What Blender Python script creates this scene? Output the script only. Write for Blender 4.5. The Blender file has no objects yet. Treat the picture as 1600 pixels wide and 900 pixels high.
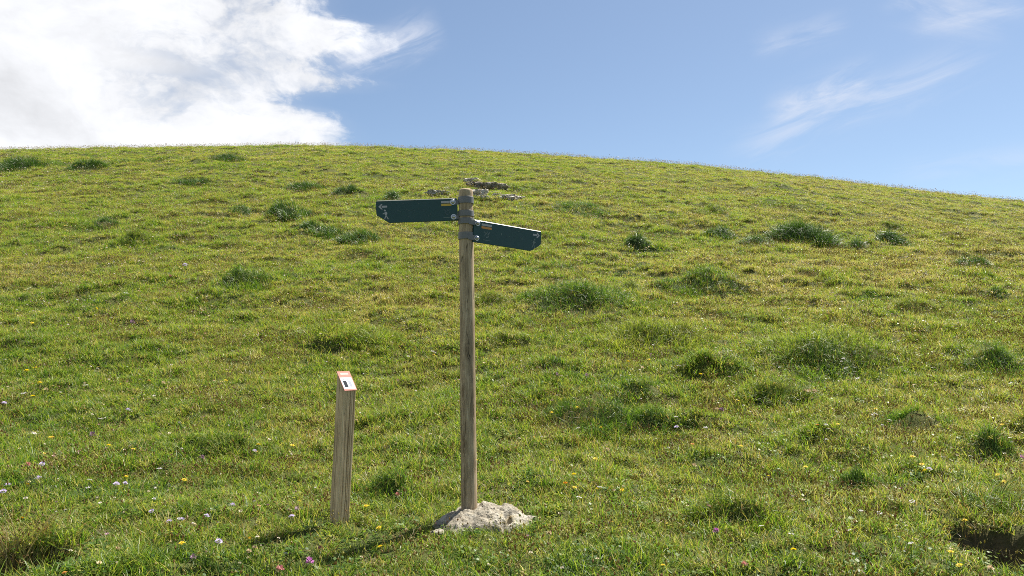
import bpy, bmesh, math, random
import numpy as np
from mathutils import Vector, Matrix

random.seed(7)
RNG = np.random.default_rng(11)
SC = bpy.context.scene
COL = SC.collection
rad = math.radians

# ------------------------------------------------------------------ camera, world, sun, exposure
EYE = np.array([0.0, 0.0, 1.6])
PITCH = rad(4.0)
FPX = 1186.0                       # focal length in photo pixels (1600 wide)
cam_d = bpy.data.cameras.new("camera")
cam = bpy.data.objects.new("camera", cam_d)
COL.objects.link(cam)
cam.location = EYE
cam.rotation_euler = (math.pi / 2 + PITCH, 0, 0)
cam_d.sensor_width = 36.0
cam_d.lens = FPX / 1600.0 * 36.0
cam_d.clip_start = 0.05
cam_d.clip_end = 20000.0
SC.camera = cam

SUN_EL, SUN_AZ = rad(59.0), rad(47.0)     # azimuth from +Y (away from the camera) towards +X
sun_dir = Vector((math.sin(SUN_AZ) * math.cos(SUN_EL), math.cos(SUN_AZ) * math.cos(SUN_EL), math.sin(SUN_EL)))
sun_d = bpy.data.lights.new("sun", 'SUN')
sun_d.energy = 5.0
sun_d.angle = rad(0.53)
sun_d.color = (1.0, 0.945, 0.85)
sun = bpy.data.objects.new("sun", sun_d)
COL.objects.link(sun)
sun.rotation_euler = (-sun_dir).to_track_quat('-Z', 'Y').to_euler()
sun.location = (20, 20, 40)

SC.view_settings.view_transform = 'Standard'
SC.view_settings.look = 'None'
SC.view_settings.gamma = 1.0
SC.view_settings.use_curve_mapping = False
SC.view_settings.exposure = 1.38
SC.cycles.use_denoising = False
SC.cycles.pixel_filter_type = 'BLACKMAN_HARRIS'
SC.cycles.filter_width = 0.95
SC.cycles.max_bounces = 6
SC.cycles.diffuse_bounces = 3
SC.cycles.transmission_bounces = 4
SC.cycles.transparent_max_bounces = 4

SKY_STRENGTH = 0.058


class NT:
    """small helper that writes node trees"""
    def __init__(self, tree):
        self.t = tree
        self.n = tree.nodes
        self.l = tree.links

    def new(self, typ, **kw):
        nd = self.n.new(typ)
        for k, v in kw.items():
            setattr(nd, k, v)
        return nd

    def set(self, sock, v):
        if isinstance(v, bpy.types.NodeSocket):
            self.l.new(v, sock)
        elif v is not None:
            sock.default_value = v

    def math(self, op, a, b=None, c=None, clamp=False):
        nd = self.new('ShaderNodeMath', operation=op)
        nd.use_clamp = clamp
        self.set(nd.inputs[0], a)
        if b is not None:
            self.set(nd.inputs[1], b)
        if c is not None:
            self.set(nd.inputs[2], c)
        return nd.outputs[0]

    def vmath(self, op, a, b=None):
        nd = self.new('ShaderNodeVectorMath', operation=op)
        self.set(nd.inputs[0], a)
        if b is not None:
            self.set(nd.inputs[1], b)
        return nd.outputs[0]

    def smooth(self, x, a, b):
        nd = self.new('ShaderNodeMapRange')
        nd.interpolation_type = 'SMOOTHSTEP'
        self.set(nd.inputs[0], x)
        nd.inputs[1].default_value = a
        nd.inputs[2].default_value = b
        nd.inputs[3].default_value = 0.0
        nd.inputs[4].default_value = 1.0
        return nd.outputs[0]

    def noise(self, vec, scale, detail=4.0, rough=0.55, dist=0.0):
        nd = self.new('ShaderNodeTexNoise')
        if vec is not None:
            self.l.new(vec, nd.inputs['Vector'])
        nd.inputs['Scale'].default_value = scale
        nd.inputs['Detail'].default_value = detail
        nd.inputs['Roughness'].default_value = rough
        nd.inputs['Distortion'].default_value = dist
        return nd.outputs[0]

    def mix(self, f, a, b):
        nd = self.new('ShaderNodeMix', data_type='RGBA')
        self.set(nd.inputs[0], f)
        self.set(nd.inputs[6], a)
        self.set(nd.inputs[7], b)
        return nd.outputs[2]

    def ramp(self, f, stops):
        nd = self.new('ShaderNodeValToRGB')
        el = nd.color_ramp.elements
        while len(el) < len(stops):
            el.new(0.5)
        for e, (p, c) in zip(el, stops):
            e.position = p
            e.color = (c[0], c[1], c[2], 1.0)
        self.set(nd.inputs[0], f)
        return nd.outputs[0]

    def combine(self, x, y, z):
        nd = self.new('ShaderNodeCombineXYZ')
        self.set(nd.inputs[0], x)
        self.set(nd.inputs[1], y)
        self.set(nd.inputs[2], z)
        return nd.outputs[0]


def pix_dir(px, py):
    """direction of a photo pixel (1600 x 900) in the world"""
    xp, yp = (px - 800.0) / FPX, (450.0 - py) / FPX
    c, s = math.cos(PITCH), math.sin(PITCH)
    return np.array([xp, c - yp * s, s + yp * c])


def pix_azel(px, py):
    d = pix_dir(px, py)
    return math.atan2(d[0], d[1]), math.asin(d[2] / np.linalg.norm(d))


def at_depth(px, py, Y):
    d = pix_dir(px, py)
    return EYE + d * (Y / d[1])


def build_world():
    w = bpy.data.worlds.new("World")
    SC.world = w
    w.use_nodes = True
    g = NT(w.node_tree)
    g.n.clear()
    out = g.new('ShaderNodeOutputWorld')
    bg = g.new('ShaderNodeBackground')
    g.l.new(bg.outputs[0], out.inputs[0])
    sky = g.new('ShaderNodeTexSky', sky_type='NISHITA')
    sky.sun_disc = False
    sky.sun_elevation = SUN_EL
    sky.sun_rotation = SUN_AZ
    sky.altitude = 1400
    sky.air_density = 1.0
    sky.dust_density = 0.7
    sky.ozone_density = 1.6
    tc = g.new('ShaderNodeTexCoord')
    d = tc.outputs['Generated']
    sep = g.new('ShaderNodeSeparateXYZ')
    g.l.new(d, sep.inputs[0])
    x, y, z = sep.outputs
    az = g.math('ARCTAN2', x, y)
    el = g.math('ARCSINE', z)
    # ---- the bank of cumulus on the left: its right-hand border as azimuth over elevation
    border = [(232, 548), (224, 546), (205, 541), (188, 530), (172, 508), (160, 470), (150, 498), (141, 566), (130, 580),
              (120, 552), (108, 540), (92, 562), (70, 588), (52, 590), (40, 575), (28, 525), (14, 505), (0, 500), (-60, 470)]
    pts = []
    for yy, xx in border:
        a, e = pix_azel(xx, yy)
        pts.append((e, a))
    pts.sort()
    e0, e1 = pts[0][0], pts[-1][0]
    a0, a1 = -0.45, 0.0
    fc = g.new('ShaderNodeFloatCurve')
    cv = fc.mapping.curves[0]
    while len(cv.points) < len(pts):
        cv.points.new(0.5, 0.5)
    for p, (e, a) in zip(cv.points, pts):
        p.location = ((e - e0) / (e1 - e0), (a - a0) / (a1 - a0))
        p.handle_type = 'AUTO'
    fc.mapping.update()
    en = g.math('DIVIDE', g.math('SUBTRACT', el, e0), e1 - e0, clamp=True)
    g.l.new(en, fc.inputs['Value'])
    edge = g.math('MULTIPLY_ADD', fc.outputs[0], a1 - a0, a0)
    # warped coordinates for billows
    cvec = g.combine(g.math('MULTIPLY', az, 1.0), g.math('MULTIPLY', el, 1.55), 0.37)
    warp = g.new('ShaderNodeTexNoise')
    g.l.new(cvec, warp.inputs['Vector'])
    warp.inputs['Scale'].default_value = 7.0
    warp.inputs['Detail'].default_value = 5.0
    wv = g.vmath('SCALE', g.vmath('SUBTRACT', warp.outputs['Color'], (0.5, 0.5, 0.5)))
    wv.node.inputs['Scale'].default_value = 0.10
    cw = g.vmath('ADD', cvec, wv)
    n1 = g.noise(cw, 9.0, 9.0, 0.60)
    n2 = g.noise(cw, 30.0, 7.0, 0.62)
    n3 = g.noise(cvec, 4.5, 6.0, 0.55)
    dist = g.math('SUBTRACT', edge, az)
    jag = g.math('ADD', g.math('MULTIPLY_ADD', n1, 0.20, -0.10), g.math('MULTIPLY_ADD', n2, 0.12, -0.06))
    dd = g.math('ADD', dist, jag)
    body = g.smooth(dd, -0.022, 0.062)
    # thin places where the blue comes through
    thin = g.smooth(g.math('MULTIPLY_ADD', n2, 0.35, g.math('MULTIPLY', n1, 0.8)), 0.36, 0.60)
    deep = g.smooth(dist, 0.06, 0.30)
    thick = g.math('MAXIMUM', g.math('MULTIPLY_ADD', thin, 0.5, 0.5), deep)
    body = g.math('MULTIPLY', body, thick)
    back = g.smooth(az, -2.3, -1.1)
    body = g.math('MULTIPLY', body, back)
    # soft veil round the border
    veil = g.math('MULTIPLY', g.smooth(g.math('ADD', dist, g.math('MULTIPLY_ADD', n3, 0.24, -0.12)), -0.06, 0.10), 0.30)
    body = g.math('MAXIMUM', body, g.math('MULTIPLY', veil, back))
    # ---- cirrus streaks on the right
    def streak(pxa, pxb, width, amp, seed, soft=1.0):
        a = np.array(pix_azel(*pxa)); b = np.array(pix_azel(*pxb))
        m = (a + b) / 2
        L = np.linalg.norm(b - a) / 2
        t = (b - a) / (2 * L)
        da = g.math('SUBTRACT', az, float(m[0]))
        de = g.math('SUBTRACT', el, float(m[1]))
        s = g.math('ADD', g.math('MULTIPLY', da, float(t[0])), g.math('MULTIPLY', de, float(t[1])))
        q = g.math('ADD', g.math('MULTIPLY', da, float(-t[1])), g.math('MULTIPLY', de, float(t[0])))
        v = g.combine(g.math('MULTIPLY', s, 9.0), g.math('MULTIPLY', q, 42.0), seed)
        ns = g.noise(v, 1.0, 7.0, 0.62, 0.6)
        q2 = g.math('ADD', q, g.math('MULTIPLY_ADD', ns, width * 1.6, -width * 0.8))
        fq = g.math('POWER', 2.718, g.math('MULTIPLY', g.math('MULTIPLY', q2, q2), -1.0 / (width * width)))
        fs = g.math('SUBTRACT', 1.0, g.smooth(g.math('ABSOLUTE', s), L * 0.45, L * 1.1))
        mod = g.smooth(ns, 0.30, 0.72)
        return g.math('MULTIPLY', g.math('MULTIPLY', fq, fs), g.math('MULTIPLY', mod, amp))
    cir = streak((1130, 240), (1560, 70), 0.020, 0.42, 1.3)
    cir = g.math('ADD', cir, streak((520, 108), (690, 36), 0.019, 0.75, 31.0))
    cir = g.math('ADD', cir, streak((1190, 178), (1380, 105), 0.017, 0.55, 4.7))
    cir = g.math('ADD', cir, streak((1170, 75), (1330, 30), 0.015, 0.26, 8.1))
    cir = g.math('ADD', cir, streak((1380, -20), (1600, 20), 0.024, 0.36, 12.9))
    cir = g.math('ADD', cir, streak((1420, 35), (1640, -10), 0.016, 0.28, 15.9))
    cir = g.math('ADD', cir, streak((1380, 275), (1660, 235), 0.014, 0.22, 21.0))
    # general thin haze that pales the blue towards the right
    hz = g.math('MULTIPLY_ADD', g.smooth(az, -0.25, 0.75), 0.05, 0.08)
    cir = g.math('ADD', cir, hz, clamp=True)
    # ---- colours
    skyc = g.vmath('MULTIPLY', sky.outputs[0], (0.89, 0.92, 0.90))
    shade = g.math('MULTIPLY_ADD', n1, 0.76, 0.60)
    shade = g.math('MULTIPLY', shade, g.math('MULTIPLY_ADD', n3, 0.25, 0.88))
    cl = g.new('ShaderNodeMix', data_type='RGBA')
    cloudc = g.vmath('MULTIPLY', g.combine(shade, shade, shade), (6.4, 6.5, 6.75))
    c1 = g.mix(cir, skyc, (5.6, 5.8, 6.4, 1.0))
    c2 = g.mix(body, c1, cloudc)
    g.l.new(c2, bg.inputs[0])
    bg.inputs[1].default_value = SKY_STRENGTH
    g.n.remove(cl)


build_world()

# ------------------------------------------------------------------ numeric noise
_perm = np.random.default_rng(3).permutation(512)
_perm = np.concatenate([_perm, _perm])
_g2 = np.random.default_rng(4).normal(size=(512, 2)); _g2 /= np.linalg.norm(_g2, axis=1)[:, None]
_g3 = np.random.default_rng(5).normal(size=(512, 3)); _g3 /= np.linalg.norm(_g3, axis=1)[:, None]


def pn2(x, y):
    x = np.asarray(x, float); y = np.asarray(y, float)
    xi = np.floor(x).astype(int); yi = np.floor(y).astype(int)
    xf = x - xi; yf = y - yi
    u = xf * xf * xf * (xf * (xf * 6 - 15) + 10); v = yf * yf * yf * (yf * (yf * 6 - 15) + 10)
    def gr(ix, iy, dx, dy):
        h = _perm[(_perm[ix & 511] + iy) & 511]
        return _g2[h, 0] * dx + _g2[h, 1] * dy
    a = gr(xi, yi, xf, yf); b = gr(xi + 1, yi, xf - 1, yf)
    c = gr(xi, yi + 1, xf, yf - 1); d = gr(xi + 1, yi + 1, xf - 1, yf - 1)
    return 1.5 * ((a * (1 - u) + b * u) * (1 - v) + (c * (1 - u) + d * u) * v)


def fbm2(x, y, o=4, seed=0.0):
    s = 0; a = 1.0; t = 0
    for k in range(o):
        s = s + a * pn2(x * 2 ** k + 17.3 * k + seed, y * 2 ** k - 9.1 * k + seed * 1.7)
        t += a; a *= 0.5
    return s / t * 1.4


def pn3(p):
    i = np.floor(p).astype(int); f = p - i
    w = f * f * f * (f * (f * 6 - 15) + 10)
    s = 0
    for dx in (0, 1):
        for dy in (0, 1):
            for dz in (0, 1):
                h = _perm[(_perm[(_perm[(i[:, 0] + dx) & 511] + i[:, 1] + dy) & 511] + i[:, 2] + dz) & 511]
                gv = _g3[h]
                dv = f - np.array([dx, dy, dz])
                wt = (w[:, 0] if dx else 1 - w[:, 0]) * (w[:, 1] if dy else 1 - w[:, 1]) * (w[:, 2] if dz else 1 - w[:, 2])
                s = s + wt * (gv * dv).sum(1)
    return 1.5 * s


def fbm3(p, o=4):
    s = 0; a = 1.0; t = 0
    for k in range(o):
        s = s + a * pn3(p * 2 ** k + 11.7 * k); t += a; a *= 0.5
    return s / t * 1.4


def sst(x, a, b):
    t = np.clip((np.asarray(x, float) - a) / (b - a), 0, 1)
    return t * t * (3 - 2 * t)


# ------------------------------------------------------------------ the shape of the hill
_Y = np.linspace(-200, 600, 16001)
_S = 0.10 + 0.215 * sst(_Y, 5.2, 10.5)
_S = _S - 0.62 * sst(_Y, 46, 95) - 0.10 * sst(_Y, 0, -12) * 0
_Z = np.concatenate([[0], np.cumsum((_S[1:] + _S[:-1]) / 2 * np.diff(_Y))])
_Z = _Z - np.interp(5.1, _Y, _Z) + 0.40
_m = _Y > 8
CREST = float(np.max((_Z[_m] - EYE[2]) / _Y[_m]))
CREST_Y = float(_Y[_m][np.argmax((_Z[_m] - EYE[2]) / _Y[_m])])

ridge_px = [(-700, 290), (-400, 250), (-200, 236), (0, 229.5), (100, 228), (200, 226.5), (300, 225), (400, 223.5), (480, 223), (550, 224.5), (620, 226.5), (700, 230), (780, 234),
            (850, 238), (930, 243), (1000, 248), (1100, 256), (1200, 266), (1300, 277), (1400, 289), (1500, 300.5), (1600, 311), (1800, 335), (2100, 380), (2600, 460)]
_ru, _rq = [], []
for _px, _py in ridge_px:
    _d = pix_dir(_px, _py + 6.5)
    _ru.append(_d[0] / _d[1]); _rq.append(_d[2] / _d[1] - CREST)
_uu = np.linspace(-3, 3, 1201)
_qq = np.interp(_uu, _ru, _rq)
_k = np.hanning(41); _k /= _k.sum()
_qq = np.convolve(np.pad(_qq, 20, mode='edge'), _k, mode='valid')

# tussocks: photo pixel of the foot, width and height in photo pixels, look, label
TUSSOCKS = [
    (905, 486, 170, 34, 'dark', "broad dark green tussock on the slope just right of the signpost"),
    (985, 459, 60, 20, 'dry', "small grey-brown tussock above the right end of the broad dark tussock"),
    (530, 550, 150, 34, 'fresh', "bright yellow-green tussock with long upright blades above the marker post"),
    (1015, 540, 150, 40, 'fresh', "tall fresh tussock below the broad dark tussock right of the signpost"),
    (1110, 450, 130, 28, 'dark', "low dull green tussock right of the small grey-brown one"),
    (1262, 384, 95, 26, 'bushy', "largest bushy dark clump high on the slope to the right"),
    (1190, 384, 60, 13, 'bushy', "low dark clump just left of the largest bushy clump"),
    (998, 390, 46, 17, 'bushy', "compact dark clump with pale specks, right of the signs"),
    (1130, 372, 50, 13, 'bushy', "greyish green clump left of the low dark clump, high on the slope"),
    (1338, 392, 32, 14, 'bushy', "tiny dark clump right of the largest bushy clump"),
    (1395, 386, 60, 15, 'bushy', "dark twin-topped clump second to the right of the largest bushy clump"),
    (1522, 416, 52, 14, 'bushy', "brown-green clump near the right edge, high on the slope"),
    (1565, 462, 50, 16, 'dark', "loose dark tussock at the right edge below the brown-green clump"),
    (1435, 490, 70, 28, 'fresh', "light green tuft with a brown foot, mid slope on the right"),
    (1120, 334, 56, 11, 'dry', "flat brown clump high on the slope beyond the right sign"),
    (1240, 342, 30, 9, 'dry', "small round brown clump high on the slope, above the largest bushy clump"),
    (1390, 360, 46, 10, 'dry', "purplish brown patch of growth, upper right of the slope"),
    (915, 335, 110, 14, 'dark', "long flat dark tussock beyond the right sign"),
    (860, 427, 70, 18, 'dark', "faint dull tussock just right of the signpost below the right sign"),
    (760, 480, 70, 22, 'fresh', "fresh tuft close behind the signpost at mid height"),
    (447, 337, 68, 20, 'bushy', "round dark clump left of the left sign"),
    (375, 332, 36, 12, 'bushy', "small dark clump beside the round dark clump"),
    (495, 362, 70, 13, 'bushy', "flat dark clump below and left of the left sign"),
    (563, 384, 70, 16, 'bushy', "dark clump below the left sign's pointed end"),
    (612, 314, 30, 12, 'bushy', "small dark clump peeping over the left sign"),
    (190, 385, 90, 20, 'dry', "brown-footed tuft on the slope at far left"),
    (370, 389, 60, 14, 'dry', "low brownish clump between the far left tuft and the signs"),
    (160, 355, 34, 12, 'bushy', "small green clump above the brown-footed tuft"),
    (375, 446, 80, 28, 'dark', "soft dark green patch of taller grass, mid slope on the left"),
    (470, 300, 60, 12, 'bushy', "faint dark clump high on the slope, left of the rocks"),
    (535, 306, 40, 10, 'bushy', "small dark clump next to the pale slab of rock"),
    (290, 290, 60, 9, 'bushy', "thin dark streak of growth high on the slope, left"),
    (130, 264, 60, 11, 'bushy', "darkest clump under the left skyline"),
    (185, 256, 90, 11, 'dark', "left middle clump of the dark row under the skyline"),
    (250, 254, 120, 11, 'dry', "right end of the dark row under the left skyline"),
    (350, 254, 60, 11, 'bushy', "small dark clump under the highest part of the skyline"),
    (704, 300, 44, 10, 'dry', "dull growth between the white slab and the signpost top"),
    (806, 297, 36, 8, 'dry', "dull growth right of the dark humped boulder"),
    (722, 310, 60, 7, 'dry', "low growth in front of the far outcrop, behind the signpost top"),
    (70, 262, 60, 9, 'dark', "low dark clump near the left edge under the skyline, second from the edge"),
    (805, 545, 100, 22, 'fresh', "low fresh tuft just right of the signpost pole at mid height"),
    (1495, 560, 90, 24, 'fresh', "yellowish fresh tuft between the widest fresh tussock and the right edge"),
    (1105, 668, 130, 24, 'dry', "ragged low brown tussock right of the double tussock"),
    (1300, 690, 110, 22, 'dry', "low ragged tussock left of the rounded dark tussock"),
    (860, 585, 80, 18, 'dark', "thin dull tussock below the broad dark tussock, near the pole"),
    (1185, 505, 90, 16, 'dry', "faint brown tussock right of the tall fresh one"),
    (640, 610, 90, 18, 'dry', "faint low tussock between the marker post and the pole, at plaque height"),
    (15, 266, 70, 16, 'bushy', "dark clump at the left edge under the skyline"),
    (1330, 578, 240, 50, 'fresh', "widest fresh tussock with overhanging blades, right of centre"),
    (1270, 590, 150, 36, 'dark', "dark hollow-footed tussock at the left end of the widest fresh one"),
    (1560, 585, 90, 36, 'dark', "dark green tuft at the right edge level with the widest fresh tussock"),
    (1120, 588, 120, 30, 'dry', "dull tussock with grey dead blades, centre right"),
    (1000, 618, 80, 30, 'dark', "small dark tussock right of the signpost at half height"),
    (1225, 632, 110, 38, 'dry', "dark brown tussock with cream seed heads on top"),
    (1440, 672, 90, 44, 'dark', "rounded dark tussock with swept blades, lower right"),
    (925, 676, 130, 54, 'dark', "double tussock of curved blades right of the signpost foot"),
    (1010, 680, 80, 36, 'dark', "right-hand neighbour of the double tussock near the signpost foot"),
    (1560, 726, 90, 52, 'dark', "deep green tussock at the right edge above the hollow"),
    (1165, 828, 150, 62, 'dry', "straw-tinted tussock in the right foreground"),
    (1350, 772, 90, 36, 'dark', "low dark tussock above the white flowers in the right foreground"),
    (605, 780, 80, 48, 'dark', "dark tussock between the marker post and the signpost"),
    (350, 722, 190, 26, 'dry', "long low dull tussock left of the marker post"),
    (1545, 808, 90, 30, 'lush', "long-bladed tussock hanging over the dark hollow, bottom right"),
    (1600, 810, 80, 34, 'lush', "rightmost tussock hanging over the dark hollow"),
    (775, 856, 110, 17, 'sparse', "thin fringe of long blades in front of the signpost's footing stone"),
    (712, 858, 60, 16, 'sparse', "few bent blades below the left end of the footing stone"),
    (690, 806, 44, 20, 'sparse', "upright blades behind the left end of the footing stone"),
    (50, 860, 110, 26, 'straw', "dry straw-coloured tussock over the hollow, bottom left"),
    (990, 690, 30, 10, 'dark', None),
]
TUSSOCKS = [t for t in TUSSOCKS if t[5]]

HOLLOWS = [(1580, 864, 0.36, 0.42, 0.38), (25, 886, 0.40, 0.24, 0.30)]   # photo pixel, half widths, depth


def base_height(X, Y):
    X = np.asarray(X, float); Y = np.asarray(Y, float)
    Yc = np.maximum(Y, 3.0)
    u = X / Yc
    q = np.interp(np.clip(u, -3, 3), _uu, _qq)
    z = np.interp(Y, _Y, _Z) + np.minimum(Yc, 90) * q * sst(Y, 9, 30)
    return z


MOUNDS = []
PITS = []


def height(X, Y):
    X = np.asarray(X, float); Y = np.asarray(Y, float)
    z = base_height(X, Y)
    near = np.hypot((X + 0.45) / 1.6, (Y - 4.95) / 0.9)
    calm = 0.25 + 0.75 * sst(near, 0.6, 1.5)
    fade = 1 - 0.75 * sst(Y, 38, 56)
    z = z + fade * 0.34 * sst(Y, 12, 26) * fbm2(X / 9.0, Y / 6.0, 3, 2.0)
    z = z + fade * calm * 0.11 * fbm2(X / 2.6, Y / 1.7, 3, 5.0)
    r = fbm2(X / 1.15, Y / 0.72, 3, 9.0)
    z = z + calm * (0.085 * sst(r, 0.02, 0.34) + 0.04 * sst(r, 0.35, 0.7)) * (0.50 + 0.65 * sst(Y, 8, 22)) * (0.45 + 0.85 * sst(fbm2(X / 5.5, Y / 3.2, 3, 83.0), -0.35, 0.4))
    r2 = fbm2(X / 0.48, Y / 0.30, 2, 29.0)
    z = z + calm * 0.035 * sst(r2, 0.05, 0.45) * sst(26 - Y, 0, 8)
    z = z + 0.014 * fbm2(X / 0.22, Y / 0.22, 2, 13.0) * sst(22 - Y, 0, 8)
    for (x0, y0, rx, ry, h) in MOUNDS:
        e = ((X - x0) / rx) ** 2 + ((Y - y0) / np.where(Y < y0, ry * 0.62, ry * 1.25)) ** 2
        z = z + h * np.exp(-e)
    for (x0, y0, rx, ry, h) in PITS:
        e = np.sqrt(((X - x0) / rx) ** 2 + ((Y - y0) / ry) ** 2) + 0.05 * fbm2(X / 0.16, Y / 0.16, 2, 3.0)
        z = z - h * (1 - sst(e, 0.72, 1.12))
    return z


def hit(px, py, ymax=110.0):
    """where the ray of a photo pixel meets the ground"""
    d = pix_dir(px, py)
    Ys = np.concatenate([np.linspace(3.0, 12, 1400), np.linspace(12, ymax, 3000)])
    t = Ys / d[1]
    X = d[0] * t; Z = EYE[2] + d[2] * t
    below = Z <= height(X, Ys)
    if not below.any():
        return None
    k = int(np.argmax(below))
    return np.array([X[k], Ys[k], float(height(X[k], Ys[k]))])


_mounds, tus_pos = [], []
for (px, py, w, h, look, lab) in TUSSOCKS:
    p = hit(px, py)
    m = p[1] / FPX
    hw = w * m / 2
    tus_pos.append((p, hw, h * m))
    _mounds.append((p[0], p[1] + hw * 0.30, hw * 0.85, max(0.09, min(hw * 0.42, 0.9)), (0.12 if look in ('lush', 'straw') else 0.02 if look == 'sparse' else 0.58 if (p[1] < 13 and look != 'fresh') else 0.50) * h * m * (1.15 if look == 'bushy' else 1.0)))
_pits = []
for (px, py, rx, ry, dp) in HOLLOWS:
    p = hit(px, py)
    _pits.append((p[0], p[1] - 0.02, rx, ry, dp))
MOUNDS.extend(_mounds)
PITS.extend(_pits)


# ------------------------------------------------------------------ object helpers
def tag(o, label=None, cat=None, group=None, kind=None):
    if label: o['label'] = label
    if cat: o['category'] = cat
    if group: o['group'] = group
    if kind: o['kind'] = kind
    return o


def link(name, me, parent=None, mat=None, loc=None):
    o = bpy.data.objects.new(name, me)
    COL.objects.link(o)
    if mat is not None and not me.materials:
        me.materials.append(mat)
    if parent is not None:
        o.parent = parent
    if loc is not None:
        o.location = loc
    return o


def empty(name, loc, rz=0.0):
    o = bpy.data.objects.new(name, None)
    COL.objects.link(o)
    o.location = loc
    o.rotation_euler = (0, 0, rz)
    o.empty_display_size = 0.1
    return o


def mesh_np(name, V, F, smooth=True, attrs=None):
    me = bpy.data.meshes.new(name)
    me.from_pydata([tuple(v) for v in V], [], [tuple(f) for f in F])
    if smooth:
        me.polygons.foreach_set('use_smooth', [True] * len(me.polygons))
    if attrs:
        for k, a in attrs.items():
            at = me.attributes.new(k, 'FLOAT', 'POINT')
            at.data.foreach_set('value', np.asarray(a, np.float32))
    me.update()
    return me


def mesh_bm(name, bm, smooth=False):
    me = bpy.data.meshes.new(name)
    bmesh.ops.recalc_face_normals(bm, faces=bm.faces)
    bm.to_mesh(me)
    bm.free()
    if smooth:
        me.polygons.foreach_set('use_smooth', [True] * len(me.polygons))
    return me


def principled(name, color=(0.5, 0.5, 0.5), rough=0.6, metal=0.0, spec=0.4):
    m = bpy.data.materials.new(name)
    m.use_nodes = True
    b = m.node_tree.nodes['Principled BSDF']
    b.inputs['Base Color'].default_value = (*color, 1)
    b.inputs['Roughness'].default_value = rough
    b.inputs['Metallic'].default_value = metal
    b.inputs['Specular IOR Level'].default_value = spec
    return m, NT(m.node_tree), b


# ------------------------------------------------------------------ materials
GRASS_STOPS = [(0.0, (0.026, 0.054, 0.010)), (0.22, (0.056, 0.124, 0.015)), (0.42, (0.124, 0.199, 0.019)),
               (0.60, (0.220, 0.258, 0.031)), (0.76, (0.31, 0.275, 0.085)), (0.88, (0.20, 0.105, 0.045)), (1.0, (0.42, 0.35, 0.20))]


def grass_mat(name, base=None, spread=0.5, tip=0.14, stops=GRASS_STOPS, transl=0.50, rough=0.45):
    m = bpy.data.materials.new(name)
    m.use_nodes = True
    g = NT(m.node_tree)
    g.n.clear()
    out = g.new('ShaderNodeOutputMaterial')
    br = g.new('ShaderNodeAttribute', attribute_name='br').outputs['Fac']
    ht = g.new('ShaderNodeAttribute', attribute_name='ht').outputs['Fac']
    if base is None:
        a = g.new('ShaderNodeAttribute', attribute_name='tint')
        a.attribute_type = 'INSTANCER'
        v = a.outputs['Fac']
    else:
        rnd = g.new('ShaderNodeObjectInfo').outputs['Random']
        v = g.math('MULTIPLY_ADD', rnd, 0.08, base - 0.04)
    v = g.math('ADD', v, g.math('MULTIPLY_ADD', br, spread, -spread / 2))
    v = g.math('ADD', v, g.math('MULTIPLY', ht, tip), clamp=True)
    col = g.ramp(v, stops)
    pb = g.new('ShaderNodeBsdfPrincipled')
    g.l.new(col, pb.inputs['Base Color'])
    pb.inputs['Roughness'].default_value = rough
    pb.inputs['Specular IOR Level'].default_value = 0.32
    tr = g.new('ShaderNodeBsdfTranslucent')
    g.l.new(g.vmath('MULTIPLY', col, (1.30, 1.38, 0.80)), tr.inputs['Color'])
    ms = g.new('ShaderNodeMixShader')
    ms.inputs[0].default_value = transl
    g.l.new(pb.outputs[0], ms.inputs[1])
    g.l.new(tr.outputs[0], ms.inputs[2])
    g.l.new(ms.outputs[0], out.inputs[0])
    return m


def soil_mat():
    m, g, b = principled('turf_soil', rough=0.95, spec=0.1)
    geo = g.new('ShaderNodeNewGeometry')
    pos = geo.outputs['Position']
    n = g.noise(pos, 0.9, 6, 0.6)
    n2 = g.noise(pos, 22.0, 5, 0.65)
    n3 = g.noise(pos, 90.0, 3, 0.6)
    f = g.math('ADD', g.math('MULTIPLY', n, 0.5), g.math('ADD', g.math('MULTIPLY', n2, 0.35), g.math('MULTIPLY', n3, 0.25)))
    col = g.ramp(f, [(0.30, (0.018, 0.026, 0.009)), (0.48, (0.048, 0.066, 0.018)), (0.60, (0.078, 0.084, 0.026)), (0.74, (0.085, 0.060, 0.030))])
    at = g.new('ShaderNodeAttribute', attribute_name='bare').outputs['Fac']
    earth = g.ramp(n2, [(0.3, (0.070, 0.050, 0.032)), (0.7, (0.170, 0.122, 0.078))])
    g.l.new(g.mix(at, col, earth), b.inputs['Base Color'])
    bp = g.new('ShaderNodeBump')
    bp.inputs['Strength'].default_value = 0.7
    bp.inputs['Distance'].default_value = 0.03
    g.l.new(g.math('ADD', n2, n3), bp.inputs['Height'])
    g.l.new(bp.outputs[0], b.inputs['Normal'])
    return m


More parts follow.
